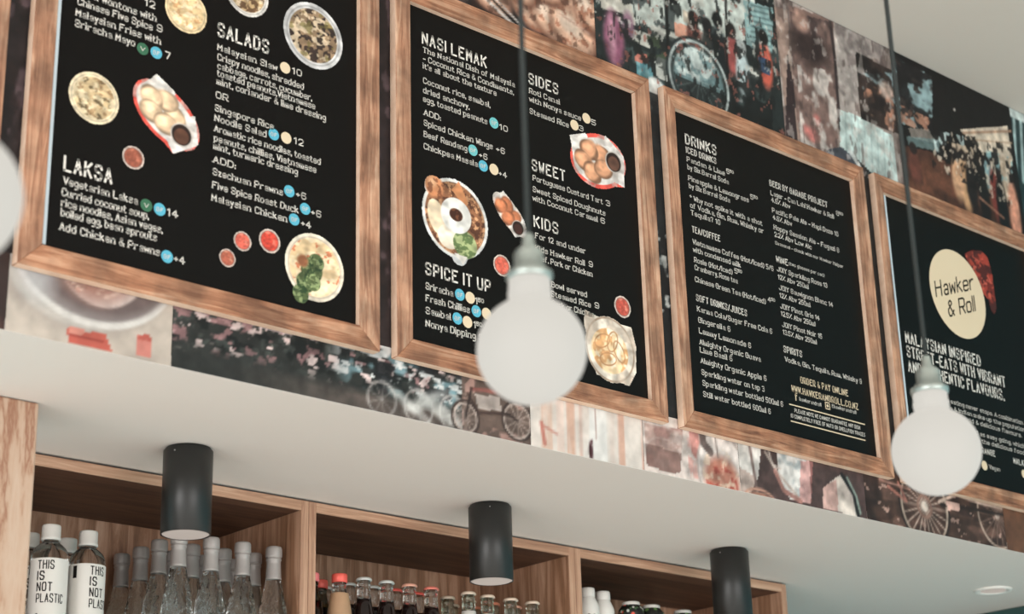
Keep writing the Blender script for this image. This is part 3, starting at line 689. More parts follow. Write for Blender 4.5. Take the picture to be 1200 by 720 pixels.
def nasi(P, x, z, r, rz):
    P.M = np.maximum(P.m_ell(x, z, r, rz), np.maximum(P.m_ell(x - r * .62, z + rz * .62, r * .3), P.m_ell(x + r * .1, z - rz * .9, r * .25)))
    P.C[:] = (206, 206, 206); P.ell((226, 222, 216), x, z, r * .96, rz * .96)
    m = P.m_ell(x, z, r * .9, rz * .9); P.mix(m, (146, 98, 70)); P.blot((84, 50, 36), 5, r * .12, r * .12, .5, .07, .9, m); P.blot((206, 156, 116), 6, r * .1, r * .1, .57, .05, .9, m)
    P.ell((196, 132, 92), x - r * .62, z + rz * .66, r * .28, soft=.006); P.ell((226, 176, 136), x - r * .68, z + rz * .74, r * .12, soft=.01); P.blot((120, 72, 50), 44, r * .14, r * .14, .52, .08, .8, P.m_ell(x - r * .58, z + rz * .6, r * .26))
    P.poly((206, 140, 96), [(x - r * .1, z + rz * .7), (x + r * .12, z + rz * .98), (x + r * .4, z + rz * .5), (x + r * .3, z + rz * .35)])
    P.ell((236, 214, 184), x - r * .55, z - rz * .1, r * .26, r * .44, rot=.3); P.ell((240, 226, 206), x - r * .2, z - rz * .5, r * .34, r * .3)
    g = P.m_ell(x + r * .28, z - rz * .58, r * .36, r * .34); P.mix(g, (168, 178, 128)); P.blot((88, 108, 66), 8, r * .16, r * .1, .5, .06, .9, g)
    P.ell((238, 234, 228), x + r * .02, z + rz * .08, r * .46, r * .44); P.ell((110, 66, 46), x + r * .02, z + rz * .1, r * .2, r * .16); P.blot((60, 32, 24), 9, r * .1, r * .1, .5, .1, .9, P.m_ell(x + r * .02, z + rz * .1, r * .19, r * .15))
    P.poly((230, 224, 216), [(x - r * .05, z - rz * .86), (x + r * .34, z - rz * .88), (x + r * .2, z - rz * 1.1)])
def laksa(P, x, z, r, rz):
    P.M = np.maximum(P.m_ell(x, z, r, rz), P.m_ell(x - r * .45, z - r * .85, r * .28, r * .3)); P.C[:] = (96, 112, 74)
    P.ell((226, 214, 196), x, z, r, rz); P.ring((196, 180, 162), x, z, r * .9, r * .05); m = P.m_ell(x, z, r * .85); P.mix(m, (236, 214, 178)); P.blot((222, 190, 146), 2, r * .4, r * .25, .5, .1, .8, m); P.blot((206, 120, 84), 3, r * .2, r * .14, .62, .05, .9, m)
    for k, (u, v, a) in enumerate(((-.1, -.1, .36), (-.3, -.5, .3), (.05, .15, .26), (-.45, -.85, .26), (-.05, -.45, .25))):
        g = P.m_ell(x + u * r, z + v * r, a * r); P.mix(g, (84, 98, 62)); P.blot((146, 160, 112), 20 + k, r * .14, r * .12, .5, .08, .9, g); P.blot((40, 62, 36), 30 + k, r * .12, r * .12, .58, .06, .9, g)
    P.ell((150, 96, 66), x - r * .4, z + r * .1, r * .18, soft=.006)
def roti(P, x, z, r, rz):
    q = lambda u, v: (x + u * r, z + v * r)
    P.M = np.maximum(P.m_ell(x, z, r * .98), P.m_poly([q(-1, .55), q(-.95, 1.0), q(-.2, .85), q(.9, .85), q(1.05, .3), q(1.0, -.5), q(.7, -.95), q(-.6, -.85)])); P.C[:] = (226, 214, 200)
    P.ring((170, 146, 126), x, z, r * .96, r * .06); P.blot((198, 180, 164), 12, r * .4, r * .4, .55, .08, .7)
    m = P.m_ell(x - r * .02, z - r * .05, r * .72, r * .66); P.mix(m, (236, 206, 166)); P.blot((206, 150, 100), 13, r * .35, r * .3, .52, .08, .8, m); P.blot((246, 232, 210), 14, r * .3, r * .35, .56, .06, .9, m)
    for u, v, rot in ((-.3, .2, .5), (.1, .25, 1.2), (.35, .0, 2.0), (-.1, -.3, .2)): P.ring((186, 136, 96), *q(u, v), r * .34, r * .04, r * .2, rot)

B = Board(1, 'menu board headed SALADS and LAKSA with printed bowls, large at left')
B.text('heading', [('SALADS', 255.6, 41.7, 313.9)], .030, 'head'); B.text('heading', [('LAKSA', 75.1, 199.5, 130)], .030, 'head')
B.text('menu_text', [('Malaysian Slaw', 255, 58.3, 324.4), ('10', 342.5, 86, 353), ('Crispy noodles, shredded', 255, 70, 355.6), ('cabbage, carrots, cucumber,', 255, 80.2, 364.9), ('toasted peanuts,Vietnamese', 254.4, 88.8, 368.7), ('mint, coriander & lime dressing', 254.1, 98.5, 381.2), ('OR', 253, 114.3, 266.6)], .0155)
B.text('menu_text', [('Singapore Rice', 252, 129.7, 320), ('Noodle Salad', 251.5, 141.4, 312), ('12', 344.5, 168, 355), ('Aromatic rice noodles, toasted', 251.2, 153.6, 375.4), ('peanuts, chillies, Vietnamese', 250.9, 165, 370), ('mint, turmeric dressing', 250.3, 174.5, 348.3), ('ADD:', 249.7, 190, 275.4), ('Szechuan Prawns', 249.4, 204.5, 331), ('+6', 347, 231, 358), ('Five Spice Roast Duck', 248.8, 220.2, 349.4), ('+6', 364.5, 252, 375.6), ('Malaysian Chicken', 248.1, 234.9, 336), ('+4', 353, 265, 363.8)], .0155)
B.text('menu_text', [('Chicken Wings', 92, -29, 160), ('12', 169.5, 6, 181), ('Pork Wontons with', 91.5, -7, 182.8), ('Chinese Five Spice', 91, 5, 178), ('9', 184, 36, 189.5), ('Malaysian Fries with', 89, 18, 188), ('Sriracha Mayo', 88, 30.6, 157.4), ('7', 193.5, 68, 199)], .0165)
B.text('menu_text', [('Vegetarian Laksa', 74.4, 215.6, 160.6), ('14', 196, 252.5, 208), ('Curried coconut soup,', 72.5, 229, 173.6), ('rice noodles, Asian veges,', 71.8, 241.3, 189.7), ('boiled egg, bean sprouts', 71.3, 252.7, 183), ('Add Chicken & Prawns', 69.7, 269.2, 186.6), ('+4', 204, 307, 216)], .0165)
for a in ((334, 79.6, 'c'), (320.6, 157.7, 'b'), (335.2, 161.8, 'c'), (338.8, 224.3, 'b'), (357.4, 245, 'b'), (344.6, 257.5, 'b'), (167, 57.4, 'g'), (183, 62, 'b'), (171.3, 240.9, 'g'), (187, 245.6, 'b'), (195.6, 301, 'b')): B.badge(*a)
B.dish('dish_picture', 110, 115, 30, bowl((232, 214, 182), (206, 180, 140), [((92, 78, 56), .56, .85), ((232, 214, 180), .55, .8), ((150, 116, 82), .6, .7)], 1), 1, 'noodles in a cream bowl')
B.dish('dish_picture', 218, 13, 25, bowl((232, 206, 164), (226, 196, 150), [((248, 226, 190), .5, .9), ((190, 140, 96), .6, .7)], 2), 1, 'dumplings in a round bowl')
B.dish('dish_picture', 289, -8, 26, bowl((216, 210, 204), (190, 160, 120), [((92, 66, 46), .55, .9), ((226, 206, 176), .58, .8)], 3), 1, 'white bowl cut by the top edge')
B.dish('dish_picture', 367, 42, 35, bowl((202, 200, 200), (150, 124, 98), [((52, 40, 36), .5, .95), ((222, 200, 170), .56, .9), ((120, 110, 60), .62, .6)], 4), 1, 'dark noodle salad in a grey bowl')
B.dish('dish_picture', 195, 135, 40, basket(-.62, .72, (226, 192, 158), 5, (92, 60, 46)), 1.2, 'red basket of wontons with dipping sauce')
B.dish('dish_picture', 156, 185, 13.5, sauce((150, 84, 66), (196, 120, 96)))
B.dish('dish_picture', 266.3, 302.6, 10, sauce((176, 96, 76), (214, 150, 124)))
B.dish('dish_picture', 284, 283, 10.8, sauce((214, 100, 84), (232, 140, 120)), 1, 'pot of red sauce')
B.dish('dish_picture', 315.8, 282.8, 13, sauce((206, 72, 58), (240, 130, 110)), 1, 'pot of red chilli')
B.dish('dish_picture', 368.6, 313.8, 35, laksa, 1, 'laksa bowl with green herbs')

B.left_edge()
B = Board(2, 'menu board headed NASI LEMAK, SIDES, SWEET and KIDS behind a globe bulb')
for t in (('NASI LEMAK', 495, 50.4, 569.4, .028), ('SIDES', 619.9, 97.3, 653.5, .027), ('SWEET', 623.8, 199, 661.7, .027), ('KIDS', 626, 265.3, 653.5, .027), ('SPICE IT UP', 499, 321, 574, .027)): B.text('heading', [t[:4]], t[4], 'head')
B.text('menu_text', [('The National Dish of Malaysia', 495.8, 61.1, 602.7), ('- Coconut Rice & Condiments,', 495.8, 70.9, 601.5), ("it's all about the texture", 495.8, 80, 581.3)], .0145)
B.text('menu_text', [('Coconut rice, sambal,', 496, 97.2, 574), ('dried anchovy,', 496, 108.5, 549.5), ('egg, toasted peanuts', 496, 118.6, 570.6), ('10', 585.5, 151.5, 594.5), ('ADD:', 496.7, 134.5, 516), ('Spiced Chicken Wings', 496.7, 146.7, 577), ('+6', 581.6, 177.5, 591), ('Beef Rendang', 496.7, 160, 547), ('+6', 561.5, 184.5, 570.6), ('Chickpea Masala', 496.7, 174.2, 559.3), ('+4', 584.7, 206, 593.6)], .015)
B.text('menu_text', [('Sriracha', 499, 338.7, 530.3), ('1^50', 557, 356, 566.5), ('Fresh Chillies', 499, 353, 550), ('1^50', 577, 375, 586), ('Sambal', 499, 367.4, 527.8), ('1^50', 555, 384, 564.5), ('Nonya Dipping Sauce', 499, 382.5, 585)], .0165)
B.text('menu_text', [('Roti Canai', 620.2, 108.9, 655.6), ('with Nonya sauce', 620.5, 118.7, 680.4), ('5', 693, 145.5, 697.8), ('Steamed Rice', 620.8, 132.7, 666), ('3', 678.5, 152.5, 683.2)], .0145)
B.text('menu_text', [('Portuguese Custard Tart', 624.4, 211.2, 706), ('3', 710, 240.5, 714.6), ('Sweet Spiced Doughnuts', 624.4, 224.4, 709), ('with Coconut Caramel', 624.4, 234.8, 700), ('6', 704, 261, 708.5)], .0145)
B.text('menu_text', [('For 12 and under', 627.3, 279, 686), ('Kids Hawker Roll', 627.3, 293.5, 685), ('9', 690, 312, 694.3), ('Beef, Pork or Chicken', 627.3, 304, 694), ('Rice Bowl served', 628.5, 331, 687.7), ('with Steamed Rice', 628.7, 342, 692), ('9', 697, 360.5, 701.7), ('Beef, Pork or Chicken', 629, 353, 695.7)], .0145)
for a in ((578.6, 144.3, 't'), (554, 176.3, 't'), (566, 194.7, 'b'), (578.6, 198.7, 'c'), (538.6, 345.7, 'b'), (550.8, 349.2, 'c'), (558, 365, 'b'), (570, 368, 'c'), (535.8, 373.5, 'b'), (547.6, 377.7, 'c'), (687, 138.8, 'c'), (673, 146.8, 'c')): B.badge(*a, .0122)
B.dish('dish_picture', 533.5, 256.5, 39, nasi, 1, 'plate of nasi lemak with egg and rice')
B.dish('dish_picture', 597.5, 252, 22, basket(-.72, .55, (196, 120, 84), 4, (70, 40, 34), rim=(206, 194, 184)), 1.35, 'paper boat of chicken wings')
B.dish('dish_picture', 588, 311.5, 10.5, sauce((214, 100, 82), (226, 124, 104)), 1, 'pot of red sauce')
B.dish('dish_picture', 701, 189, 30, basket(.30, .84, (206, 150, 116), 5, (96, 66, 54)), 1, 'red basket of fried bites with a tub of sauce')
B.dish('dish_picture', 729.3, 360, 10, sauce((190, 84, 70), (232, 150, 130)), 1, 'pot of red chilli')
B.dish('dish_picture', 715, 410, 30, roti, 1, 'folded roti in paper')

B = Board(3, 'menu board of small print headed DRINKS, text only, between two globe bulbs')
B.text('heading', [('DRINKS', 803.5, 168, 839)], .027, 'head')
for t in (('ICED DRINKS', 804.2, 178.8, 839), ('TEA/COFFEE', 811.2, 272, 843.6), ('SOFT DRINKS/JUICES', 816, 352.3, 875), ('BEER BY GARAGE PROJECT', 902, 217.5, 969.2), ('WINE', 909.8, 306.8, 923), ('SPIRITS', 918.5, 412.4, 939.6)): B.text('heading', [t], .0165, 'head')
B.text('menu_text', [('Pandan & Lime', 805, 188.9, 849), ('5^50', 851.5, 203, 859.5), ('by Six Barrel Soda', 805.7, 198, 853.4), ('Pineapple & Lemongrass', 806.6, 211, 877), ('5^50', 879.5, 233, 887.6), ('by Six Barrel Soda', 807.5, 220, 855), ('* Why not spike it with a shot', 808.4, 233.9, 893), ('of Vodka, Gin, Rum, Whisky or', 809, 243, 894.7), ('Tequila? 10', 809.7, 251.6, 843.6)], .0142)
B.text('menu_text', [('Vietnamese Coffee (Hot/Iced) 5/6', 811.8, 285.8, 906), ('with condensed milk', 812.4, 295, 867.8), ('Rosie (Hot/Iced)', 813.6, 307, 858), ('5^50', 861, 320, 869.3), ('Cranberry, Rose tea', 814.3, 316, 864), ('Chinese Green Tea (Hot/Iced)', 814.6, 329.9, 897), ('4^50', 900, 353.5, 908)], .0142)
B.text('menu_text', [('Karma Cola/Sugar Free Cola 6', 817, 364.6, 904.5), ('Gingerella 6', 818.4, 377.7, 855.5), ('Lemmy Lemonade 6', 819.3, 390.3, 879.7), ('Almighty Organic Guava', 819.9, 403.4, 891), ('Lime Basil 6', 820.4, 412.8, 857.8), ('Almighty Organic Apple 6', 821.3, 425.3, 897.8), ('Sparkling water on tap 3', 822.2, 439, 895.5), ('Sparkling water bottled 500ml 6', 823.4, 451.6, 917.4), ('Still water bottled 600ml 6', 824.2, 464.7, 902.8)], .0145)
B.text('menu_text', [('Lager - Can Lah! Hawker & Roll', 903.2, 228.5, 977), ('8^50', 980, 252, 987.7), ('4.6% Abv', 904, 236.5, 925.6), ('Pacific Pale Ale - Hapi Daze 10', 905, 248.7, 982), ('4.6% Abv', 905.8, 257, 927.8), ('Hoppy Session Ale - Fugazi 8', 906.9, 268.5, 983), ('2.2% Abv Low Alc', 907.7, 277, 950.7)], .0138)
B.text('small_print', [('Seasonal - check with our Hawker Helper', 908.5, 286.2, 988), ('(two glasses per can)', 924.5, 310.5, 965.8)], .0095)
B.text('menu_text', [('JOIY Sparkling Rose 13', 910.6, 317.5, 969.2), ('12% Abv 250ml', 911.9, 327, 947.3), ('JOIY Sauvignon Blanc 14', 913, 339.3, 975.8), ('12% Abv 250ml', 913.8, 348.5, 949.4), ('JOIY Pinot Gris 14', 914.4, 361, 960), ('12.5% Abv 250ml', 915.3, 370, 955.3), ('JOIY Pinot Noir 15', 916.6, 382.7, 963), ('13.5% Abv 250ml', 917.6, 391.7, 956.9), ('Vodka, Gin, Tequila, Rum, Whisky 9', 920, 423.6, 1009.6)], .0138)
B.text('order_online_text', [('ORDER & PAY ONLINE', 938.3, 448.8, 993.6), ('WWW.HAWKERANDROLL.CO.NZ', 928, 458.8, 1005.4)], .0165, 'head', M_cream, 'cream lettering')
B.text('small_print', [('hawkerandroll', 937, 469.8, 962), ('@hawkerandroll', 975, 477.8, 1003), ('PLEASE NOTE WE CANNOT GUARANTEE ANY DISH', 931.3, 483.2, 1007.7), ('IS COMPLETELY FREE OF NUTS OR SHELLFISH TRACES', 927, 489.2, 1013.4)], .0095, 'head')
V, F = [], []
for a, b, c in ((924.6, 473.8, 1013.4), (926.5, 493.6, 1014)):
    x0, z0 = B.p(a, b); ribbon(V, F, (x0, z0), (x_at(c, YP, z0), z0), .0026, 0)
x0, z0 = B.p(932, 469); set_line(V, F, 'f', x0, z0, x0 + .007, .02, 'head')
x0, z0 = B.p(969.6, 476); u = .0075
for a, b in (((-u, -u), (u, -u)), ((u, -u), (u, u)), ((u, u), (-u, u)), ((-u, u), (-u, -u))): ribbon(V, F, (x0 + a[0], z0 + a[1]), (x0 + b[0], z0 + b[1]), .0026, .001)
disc(V, F, x0, z0, .0036)
B.fix(flat_mesh('rule_and_icons', V, F, YP - .0006, M_cream, B.panel))

B = Board(4, 'menu board with a cream round logo, rightmost, behind the small globe bulb')
cx, cz = B.p(1122.2, 344.7); e = .001
a = (prx(cx + e, cz) - prx(cx, cz)) / e; b = (prx(cx, cz + e) - prx(cx, cz)) / e; R = 33 / math.hypot(a, b)
# dark red roll peeking out from behind the round logo
P = Pic(cx - R * .2, cz - R * 1.1, cx + R * 2.3, cz + R * 1.3, .0022, (112, 40, 32))
P.M = P.m_poly([B.p(*q) for q in ((1130, 297), (1138, 293), (1150, 293.5), (1157, 301), (1162, 318), (1166, 345), (1168, 362), (1165, 370), (1161, 364), (1158, 352), (1152, 345), (1140, 330))])
P.blot((166, 62, 48), 3, R * .22, R * .2, .48, .08, .9); P.blot((60, 22, 20), 4, R * .25, R * .22, .56, .08, .8); P.blot((206, 96, 76), 5, R * .12, R * .1, .66, .05, .8)
B.fix(P.build('logo_roll_picture', YP - .0005, M_print, B.panel))
V, F = [], []; disc(V, F, cx, cz, R, 48); B.fix(flat_mesh('logo_disc', V, F, YP - .0008, M_cream, B.panel))
V, F = [], []
xa, za = B.p(1097, 347.7); xb_, zb_ = B.p(1140.9, 338.9)
th = math.atan2(zb_ - za, xb_ - xa); L = math.hypot(xb_ - xa, zb_ - za)
V1, F1 = [], []; set_line(V1, F1, 'Hawker', 0, 0, L, .041, 'logo')
n = len(V1)
xc_, zc_ = B.p(1112, 371); xd_, zd_ = B.p(1142.5, 364)
c2, t2 = math.cos(th), math.sin(th); du = ((xc_ - xa) / c2, zc_ - za - (xc_ - xa) / c2 * t2)
set_line(V1, F1, '& Roll', du[0], du[1], du[0] + math.hypot(xd_ - xc_, zd_ - zc_), .041, 'logo')
V = [(xa + p[0] * c2, za + p[0] * t2 + p[1]) for p in V1]   # slanted letters: upright strokes, rising baseline
B.fix(flat_mesh('logo_lettering', V, F1, YP - .0012, M_ink, B.panel))
B.text('heading', [('MALAYSIAN INSPIRED', 1061.7, 401, 1149), ('STREET-EATS WITH VIBRANT', 1063.3, 417.6, 1178), ('AND AUTHENTIC FLAVOURS.', 1065, 435, 1176.7)], .032, 'head')
B.text('paragraph_line', [('A country where eating never stops. A combination', 1068, 459, 1198.5), ('of Malay, Chinese & Indian make up the population', 1069, 467.5, 1201), ('and a mix of vibrant, bold & delicious flavours.', 1070, 476, 1197), ('Malaysia is best described as easy going, which', 1071.5, 489, 1201), ('comes shining through in the delicious food.', 1072.5, 497.5, 1202)], .0128)
B.text('heading', [('RANGE', 1150.5, 531, 1166)], .0165, 'head'); B.text('menu_text', [('Vegan', 1159.5, 549.5, 1172)], .012)
B.text('heading', [('MALAYSIAN', 1188, 543, 1213)], .0165, 'head'); B.badge(1153.5, 546, 'c', .0125); B.badge(1200, 556, 'c', .0115)
B.left_edge()
B = Board(0, 'menu board mostly out of view, only its right wooden rail at the left edge')

# ------------------------------------------------------------------ globe bulbs hanging on cords
def globe(R=.0625):
    t = empty('globe_pendant', (0, 0, 0), '', 'pendant light', 'globe bulbs hanging in a row')
    prof = [(0, -R)]
    for k in range(1, 25):
        a = -math.pi / 2 + k * math.pi / 24 * .86
        prof.append((R * math.cos(a), R * math.sin(a)))
    r0, z0 = prof[-1]
    prof += [(r0 * .92, z0 + .004), (.0255, z0 + .010), (.0245, z0 + .018), (.0238, z0 + .030)]
    zt = z0 + .030
    lathe('bulb', prof + [(0, zt)], M_opal, t, 40)
    lathe('socket', [(0, zt - .002), (.0255, zt - .002), (.0268, zt), (.0268, zt + .006), (.0235, zt + .008), (.0205, zt + .009), (.0205, zt + .012), (.0172, zt + .013), (.0172, zt + .030), (.0150, zt + .034), (.0080, zt + .040), (.0062, zt + .052), (.0045, zt + .055), (0, zt + .055)], M_socket, t, 32)
    return t, zt + .055
def cord(t, z0, z1):
    lathe('cord', [(0, z0), (.0036, z0), (.0036, z1 - .02), (0, z1 - .02)], M_cord, t, 12)
    lathe('ceiling_rose', [(0, z1 - .026), (.02, z1 - .026), (.05, z1 - .012), (.052, z1), (0, z1)], M_cord, t, 28)
for (x, y, z), lab in (((.59, 1.354, .628), 'big blurred globe bulb cut by the left edge of the photo'), ((1.318, 1.422, .660), 'white globe bulb in front of the NASI LEMAK board'), ((2.103, 1.438, .676), 'smaller white globe bulb on a cord at the right, before the logo board')):
    t, zt = globe(); t['label'] = lab; cord(t, zt - .002, ZC - z); t.location = (x, y, z)

# ------------------------------------------------------------------ black cylinder downlights under the soffit
def downlight():
    t = empty('cylinder_downlight', (0, 0, 0), '', 'ceiling light', 'black cylinder downlights under the soffit')
    r, h = .0475, .168
    lathe('housing', [(0, -.001), (r - .004, -.001), (r - .004, -.004), (r, -.006), (r, -h), (r - .0022, -h - .001), (r - .0022, -h + .008), (0, -h + .008)], M_black, t, 48)
    lathe('diffuser', [(0, -h + .006), (r - .003, -h + .006), (r - .003, -h + .001), (r - .006, -h - .0005), (0, -h - .0005)], M_diff, t, 48)
    for a in (-2.29,):
        s = lathe('screw', [(0, 0), (.0016, 0), (.0013, .0014), (0, .0018)], M_screw, t, 10)
        s.matrix_local = Matrix.Translation((r * math.cos(a), r * math.sin(a), -.014)) @ Vector((math.cos(a), math.sin(a), 0)).to_track_quat('Z', 'Y').to_matrix().to_4x4()
    return t
d0 = downlight()
for k, (x, lab) in enumerate(((1.795, 'black cylinder downlight over the clear glass water bottles'), (2.562, 'black cylinder downlight over the cola bottles, middle of three'), (3.340, 'black cylinder downlight nearest the right end of the shelves'))):
    o = d0 if k == 0 else dup(d0, (0, 0, 0)); o.location = (x, 2.915, ZS); o['label'] = lab; o.rotation_euler.z = (-.4, 0, -.6)[k]
t = empty('recessed_spotlight', (4.335, 2.83, ZS), 'small white recessed spotlight in the soffit at lower right', 'ceiling light')
lathe('trim_ring', [(.036, 0), (.036, -.003), (.047, -.006), (.052, -.004), (.053, 0)], M_white, t, 40)
lathe('lens', [(0, -.0025), (.036, -.0025), (.036, 0), (0, 0)], M_diff, t, 40)

# ------------------------------------------------------------------ pine post and walnut shelf units
bm = bmesh.new(); box_bm(bm, 1.300, 1.428, 2.815, 2.935, -1.55, ZS - .001)
tag(fin(bm, 'timber_post', M_pine, None, bevel=.004, seg=2), 'pale knotty pine post at the left end of the shelves', 'post')
UX = [1.430, 2.211, 2.992, 3.773]; TZ0, TZ1 = .939, .961
def unit(x0, x1, zsh, label):
    t = empty('shelf_unit', ((x0 + x1) / 2, YU0, -1.55), label, 'shelf unit', 'walnut shelf units in a row')
    ox, oy, oz = t.location
    def b(name, a0, a1, b0, b1, c0, c1, mat, bev=.0008): return box(name, a0 - ox, a1 - ox, b0 - oy, b1 - oy, c0 - oz, c1 - oz, mat, t, bev)
    w = .0195; f = .004
    b('side_panel', x0 + .0005, x0 + w, YU0 + f, YU1, -1.549, TZ1, M_walnut_v); b('side_panel', x1 - w, x1 - .0005, YU0 + f, YU1, -1.549, TZ1, M_walnut_v)
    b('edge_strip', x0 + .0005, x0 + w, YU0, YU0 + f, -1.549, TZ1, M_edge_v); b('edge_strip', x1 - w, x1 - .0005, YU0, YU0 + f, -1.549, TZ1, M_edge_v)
    b('top_panel', x0 + w, x1 - w, YU0 + f, YU1, TZ0, TZ1, M_walnut_h_shaded); b('edge_strip', x0 + w, x1 - w, YU0, YU0 + f, TZ0, TZ1, M_edge_h)
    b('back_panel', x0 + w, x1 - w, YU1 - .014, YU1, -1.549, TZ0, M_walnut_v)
    b('shelf_board', x0 + w, x1 - w, YU0 + f, YU1 - .014, zsh - .022, zsh, M_walnut_h_shaded); b('edge_strip', x0 + w, x1 - w, YU0, YU0 + f, zsh - .022, zsh, M_edge_h)
SH = [.593, .593, .664]
unit(UX[0], UX[1], SH[0], 'walnut shelf unit holding clear water bottles, beside the pine post')
unit(UX[1], UX[2], SH[1], 'walnut shelf unit holding the cola and soda bottles, middle of three')
unit(UX[2], UX[3], SH[2], 'walnut shelf unit holding white bottles and floral tins, right end')
box_ = box('shadow_gap_strip', UX[0], UX[3] - .03, YU0 + .03, YU1, TZ1 + .0005, ZS - .0005, M_dark)  # black strip filled in for the shade above the shelf tops
tag(box_, 'thin dark strip standing in for the shadow between shelf tops and soffit', 'shadow strip')

# clear glass water bottles with silver capsules ---------------------------------
def water_bottle():
    t = empty('water_bottle', (0, 0, 0), '', 'bottle', 'clear glass water bottles')
    lathe('glass_body', [(0, .004), (.010, .001), (.031, 0), (.0330, .003), (.0332, .085), (.0325, .110), (.0285, .140), (.0225, .168), (.0175, .192), (.0155, .203), (.0148, .21), (.0148, .2595), (0, .2595)], M_wavy, t, 40)
    c = lathe('capsule', [(.0163, .200), (.0172, .202), (.0162, .206), (.0152, .232), (.0150, .240), (.0164, .2415), (.0166, .2435), (.0152, .2455), (.0152, .2475), (.0172, .2485), (.0175, .250), (.0175, .262), (.0172, .2665), (.0158, .2698), (.0140, .2705), (0, .2705)], M_foil, t, 32)
    return t
wb = water_bottle()
spots = [(1.9265, 3.152, 'directly below the downlight, front row'), (2.0035, 3.152, 'just right of the downlight, front row'), (2.0805, 3.152, 'third of the front row'), (2.1575, 3.150, 'right end of the front row, by the divider'),
 (1.9285, 3.231, 'just left of the downlight, second row'), (2.0055, 3.229, 'second row, right of the downlight'), (2.0825, 3.227, 'second row, between second and third front ones'), (2.1575, 3.225, 'second row, behind the gap before the last front one'),
 (1.9325, 3.311, 'third row, third cap from the plastic bottles'), (2.0065, 3.306, 'back row, between two caps below the downlight'), (2.0825, 3.304, 'third row, behind the second front one'), (2.1575, 3.302, 'third row, behind the third front one'), (1.9325, 3.389, 'last row, nearest the white plastic bottles')]
for k, (x, y, l) in enumerate(spots):
    o = wb if k == 0 else dup(wb, (0, 0, 0)); o.location = (x, y, SH[0]); o.rotation_euler.z = k * 1.7
    o['label'] = 'clear glass bottle with silver capsule, ' + l

# white labelled plastic bottles ---------------------------------
def wrap_text(lines, r, a0, cap, mat, parent, name):
    """lines: (text, z, width); set on the cylinder, starting at angle a0 and running to the right as seen from outside"""
    V, F = [], []
    for s, z, w in lines:
        V0, F0 = [], []; set_line(V0, F0, s, 0, z, w, cap, 'head'); n = len(V); V += V0; F += [tuple(i + n for i in f) for f in F0]
    me = bpy.data.meshes.new(name)
    me.from_pydata([(r * math.cos(a0 + u / r), r * math.sin(a0 + u / r), z) for u, z in V], [], F); me.update()
    return link(name, me, mat, parent)
def plastic_bottle(a_text):
    t = empty('plastic_bottle', (0, 0, 0), '', 'bottle', 'white labelled plastic bottles')
    lathe('bottle_body', [(0, 0), (.031, 0), (.0355, .004), (.0360, .12), (.0358, .178), (.0345, .190), (.030, .200), (.0225, .2075), (.0175, .211), (.0155, .214), (.0150, .228), (0, .228)], M_glass, t, 40)
    lab = lathe('label', [(.0364, .012), (.0364, .176)], M_label, t, 48)
    cap_ = lathe('cap', [(0, .216), (.0185, .216), (.0190, .217), (.0190, .2215), (.0182, .2225), (.0182, .243), (.0172, .246), (0, .246)], M_cap_white, t, 40)
    wrap_text([('THIS', .155, .030), ('IS', .134, .0125), ('NOT', .1125, .028), ('PLASTIC', .091, .052)], .03665, a_text, .0185, M_ink, lab, 'label_text')
    V, F = [], []
    r = .0366; a = a_text
    vs = []
    for k in range(7):
        for z in (.050, .070): vs.append((r * math.cos(a + .024 / r * k / 6), r * math.sin(a + .017 / r * k / 6), z))
    me = bpy.data.meshes.new('label_mark'); me.from_pydata(vs, [], [(2 * k, 2 * k + 2, 2 * k + 3, 2 * k + 1) for k in range(6)]); link('label_mark', me, M_ink, lab)
    vs = []
    for k in range(5):
        for z in (.148, .172): vs.append((r * math.cos(a - .036 / r + .0085 / r * k / 4), r * math.sin(a - .036 / r + .0085 / r * k / 4), z))
    me = bpy.data.meshes.new('label_tab'); me.from_pydata(vs, [], [(2 * k, 2 * k + 2, 2 * k + 3, 2 * k + 1) for k in range(4)]); link('label_tab', me, M_ink, lab)
    return t
pb = None
for k, (x, y, rz, l) in enumerate(((1.640, 3.150, -2.63, 'with large black lettering, beside the pine post'), (1.723, 3.155, -1.85, 'with its lettering turned right, nearest the glass bottles'), (1.722, 3.235, -2.0, 'half hidden, its cap between the two front ones'), (1.640, 3.235, -2.2, 'at the back, cap beside the pine post'))):
    if pb is None: pb = plastic_bottle(0); o = pb
    else: o = dup(pb, (0, 0, 0))
    o.location = (x, y, SH[0]); o.rotation_euler.z = rz; o['label'] = 'white labelled plastic bottle ' + l

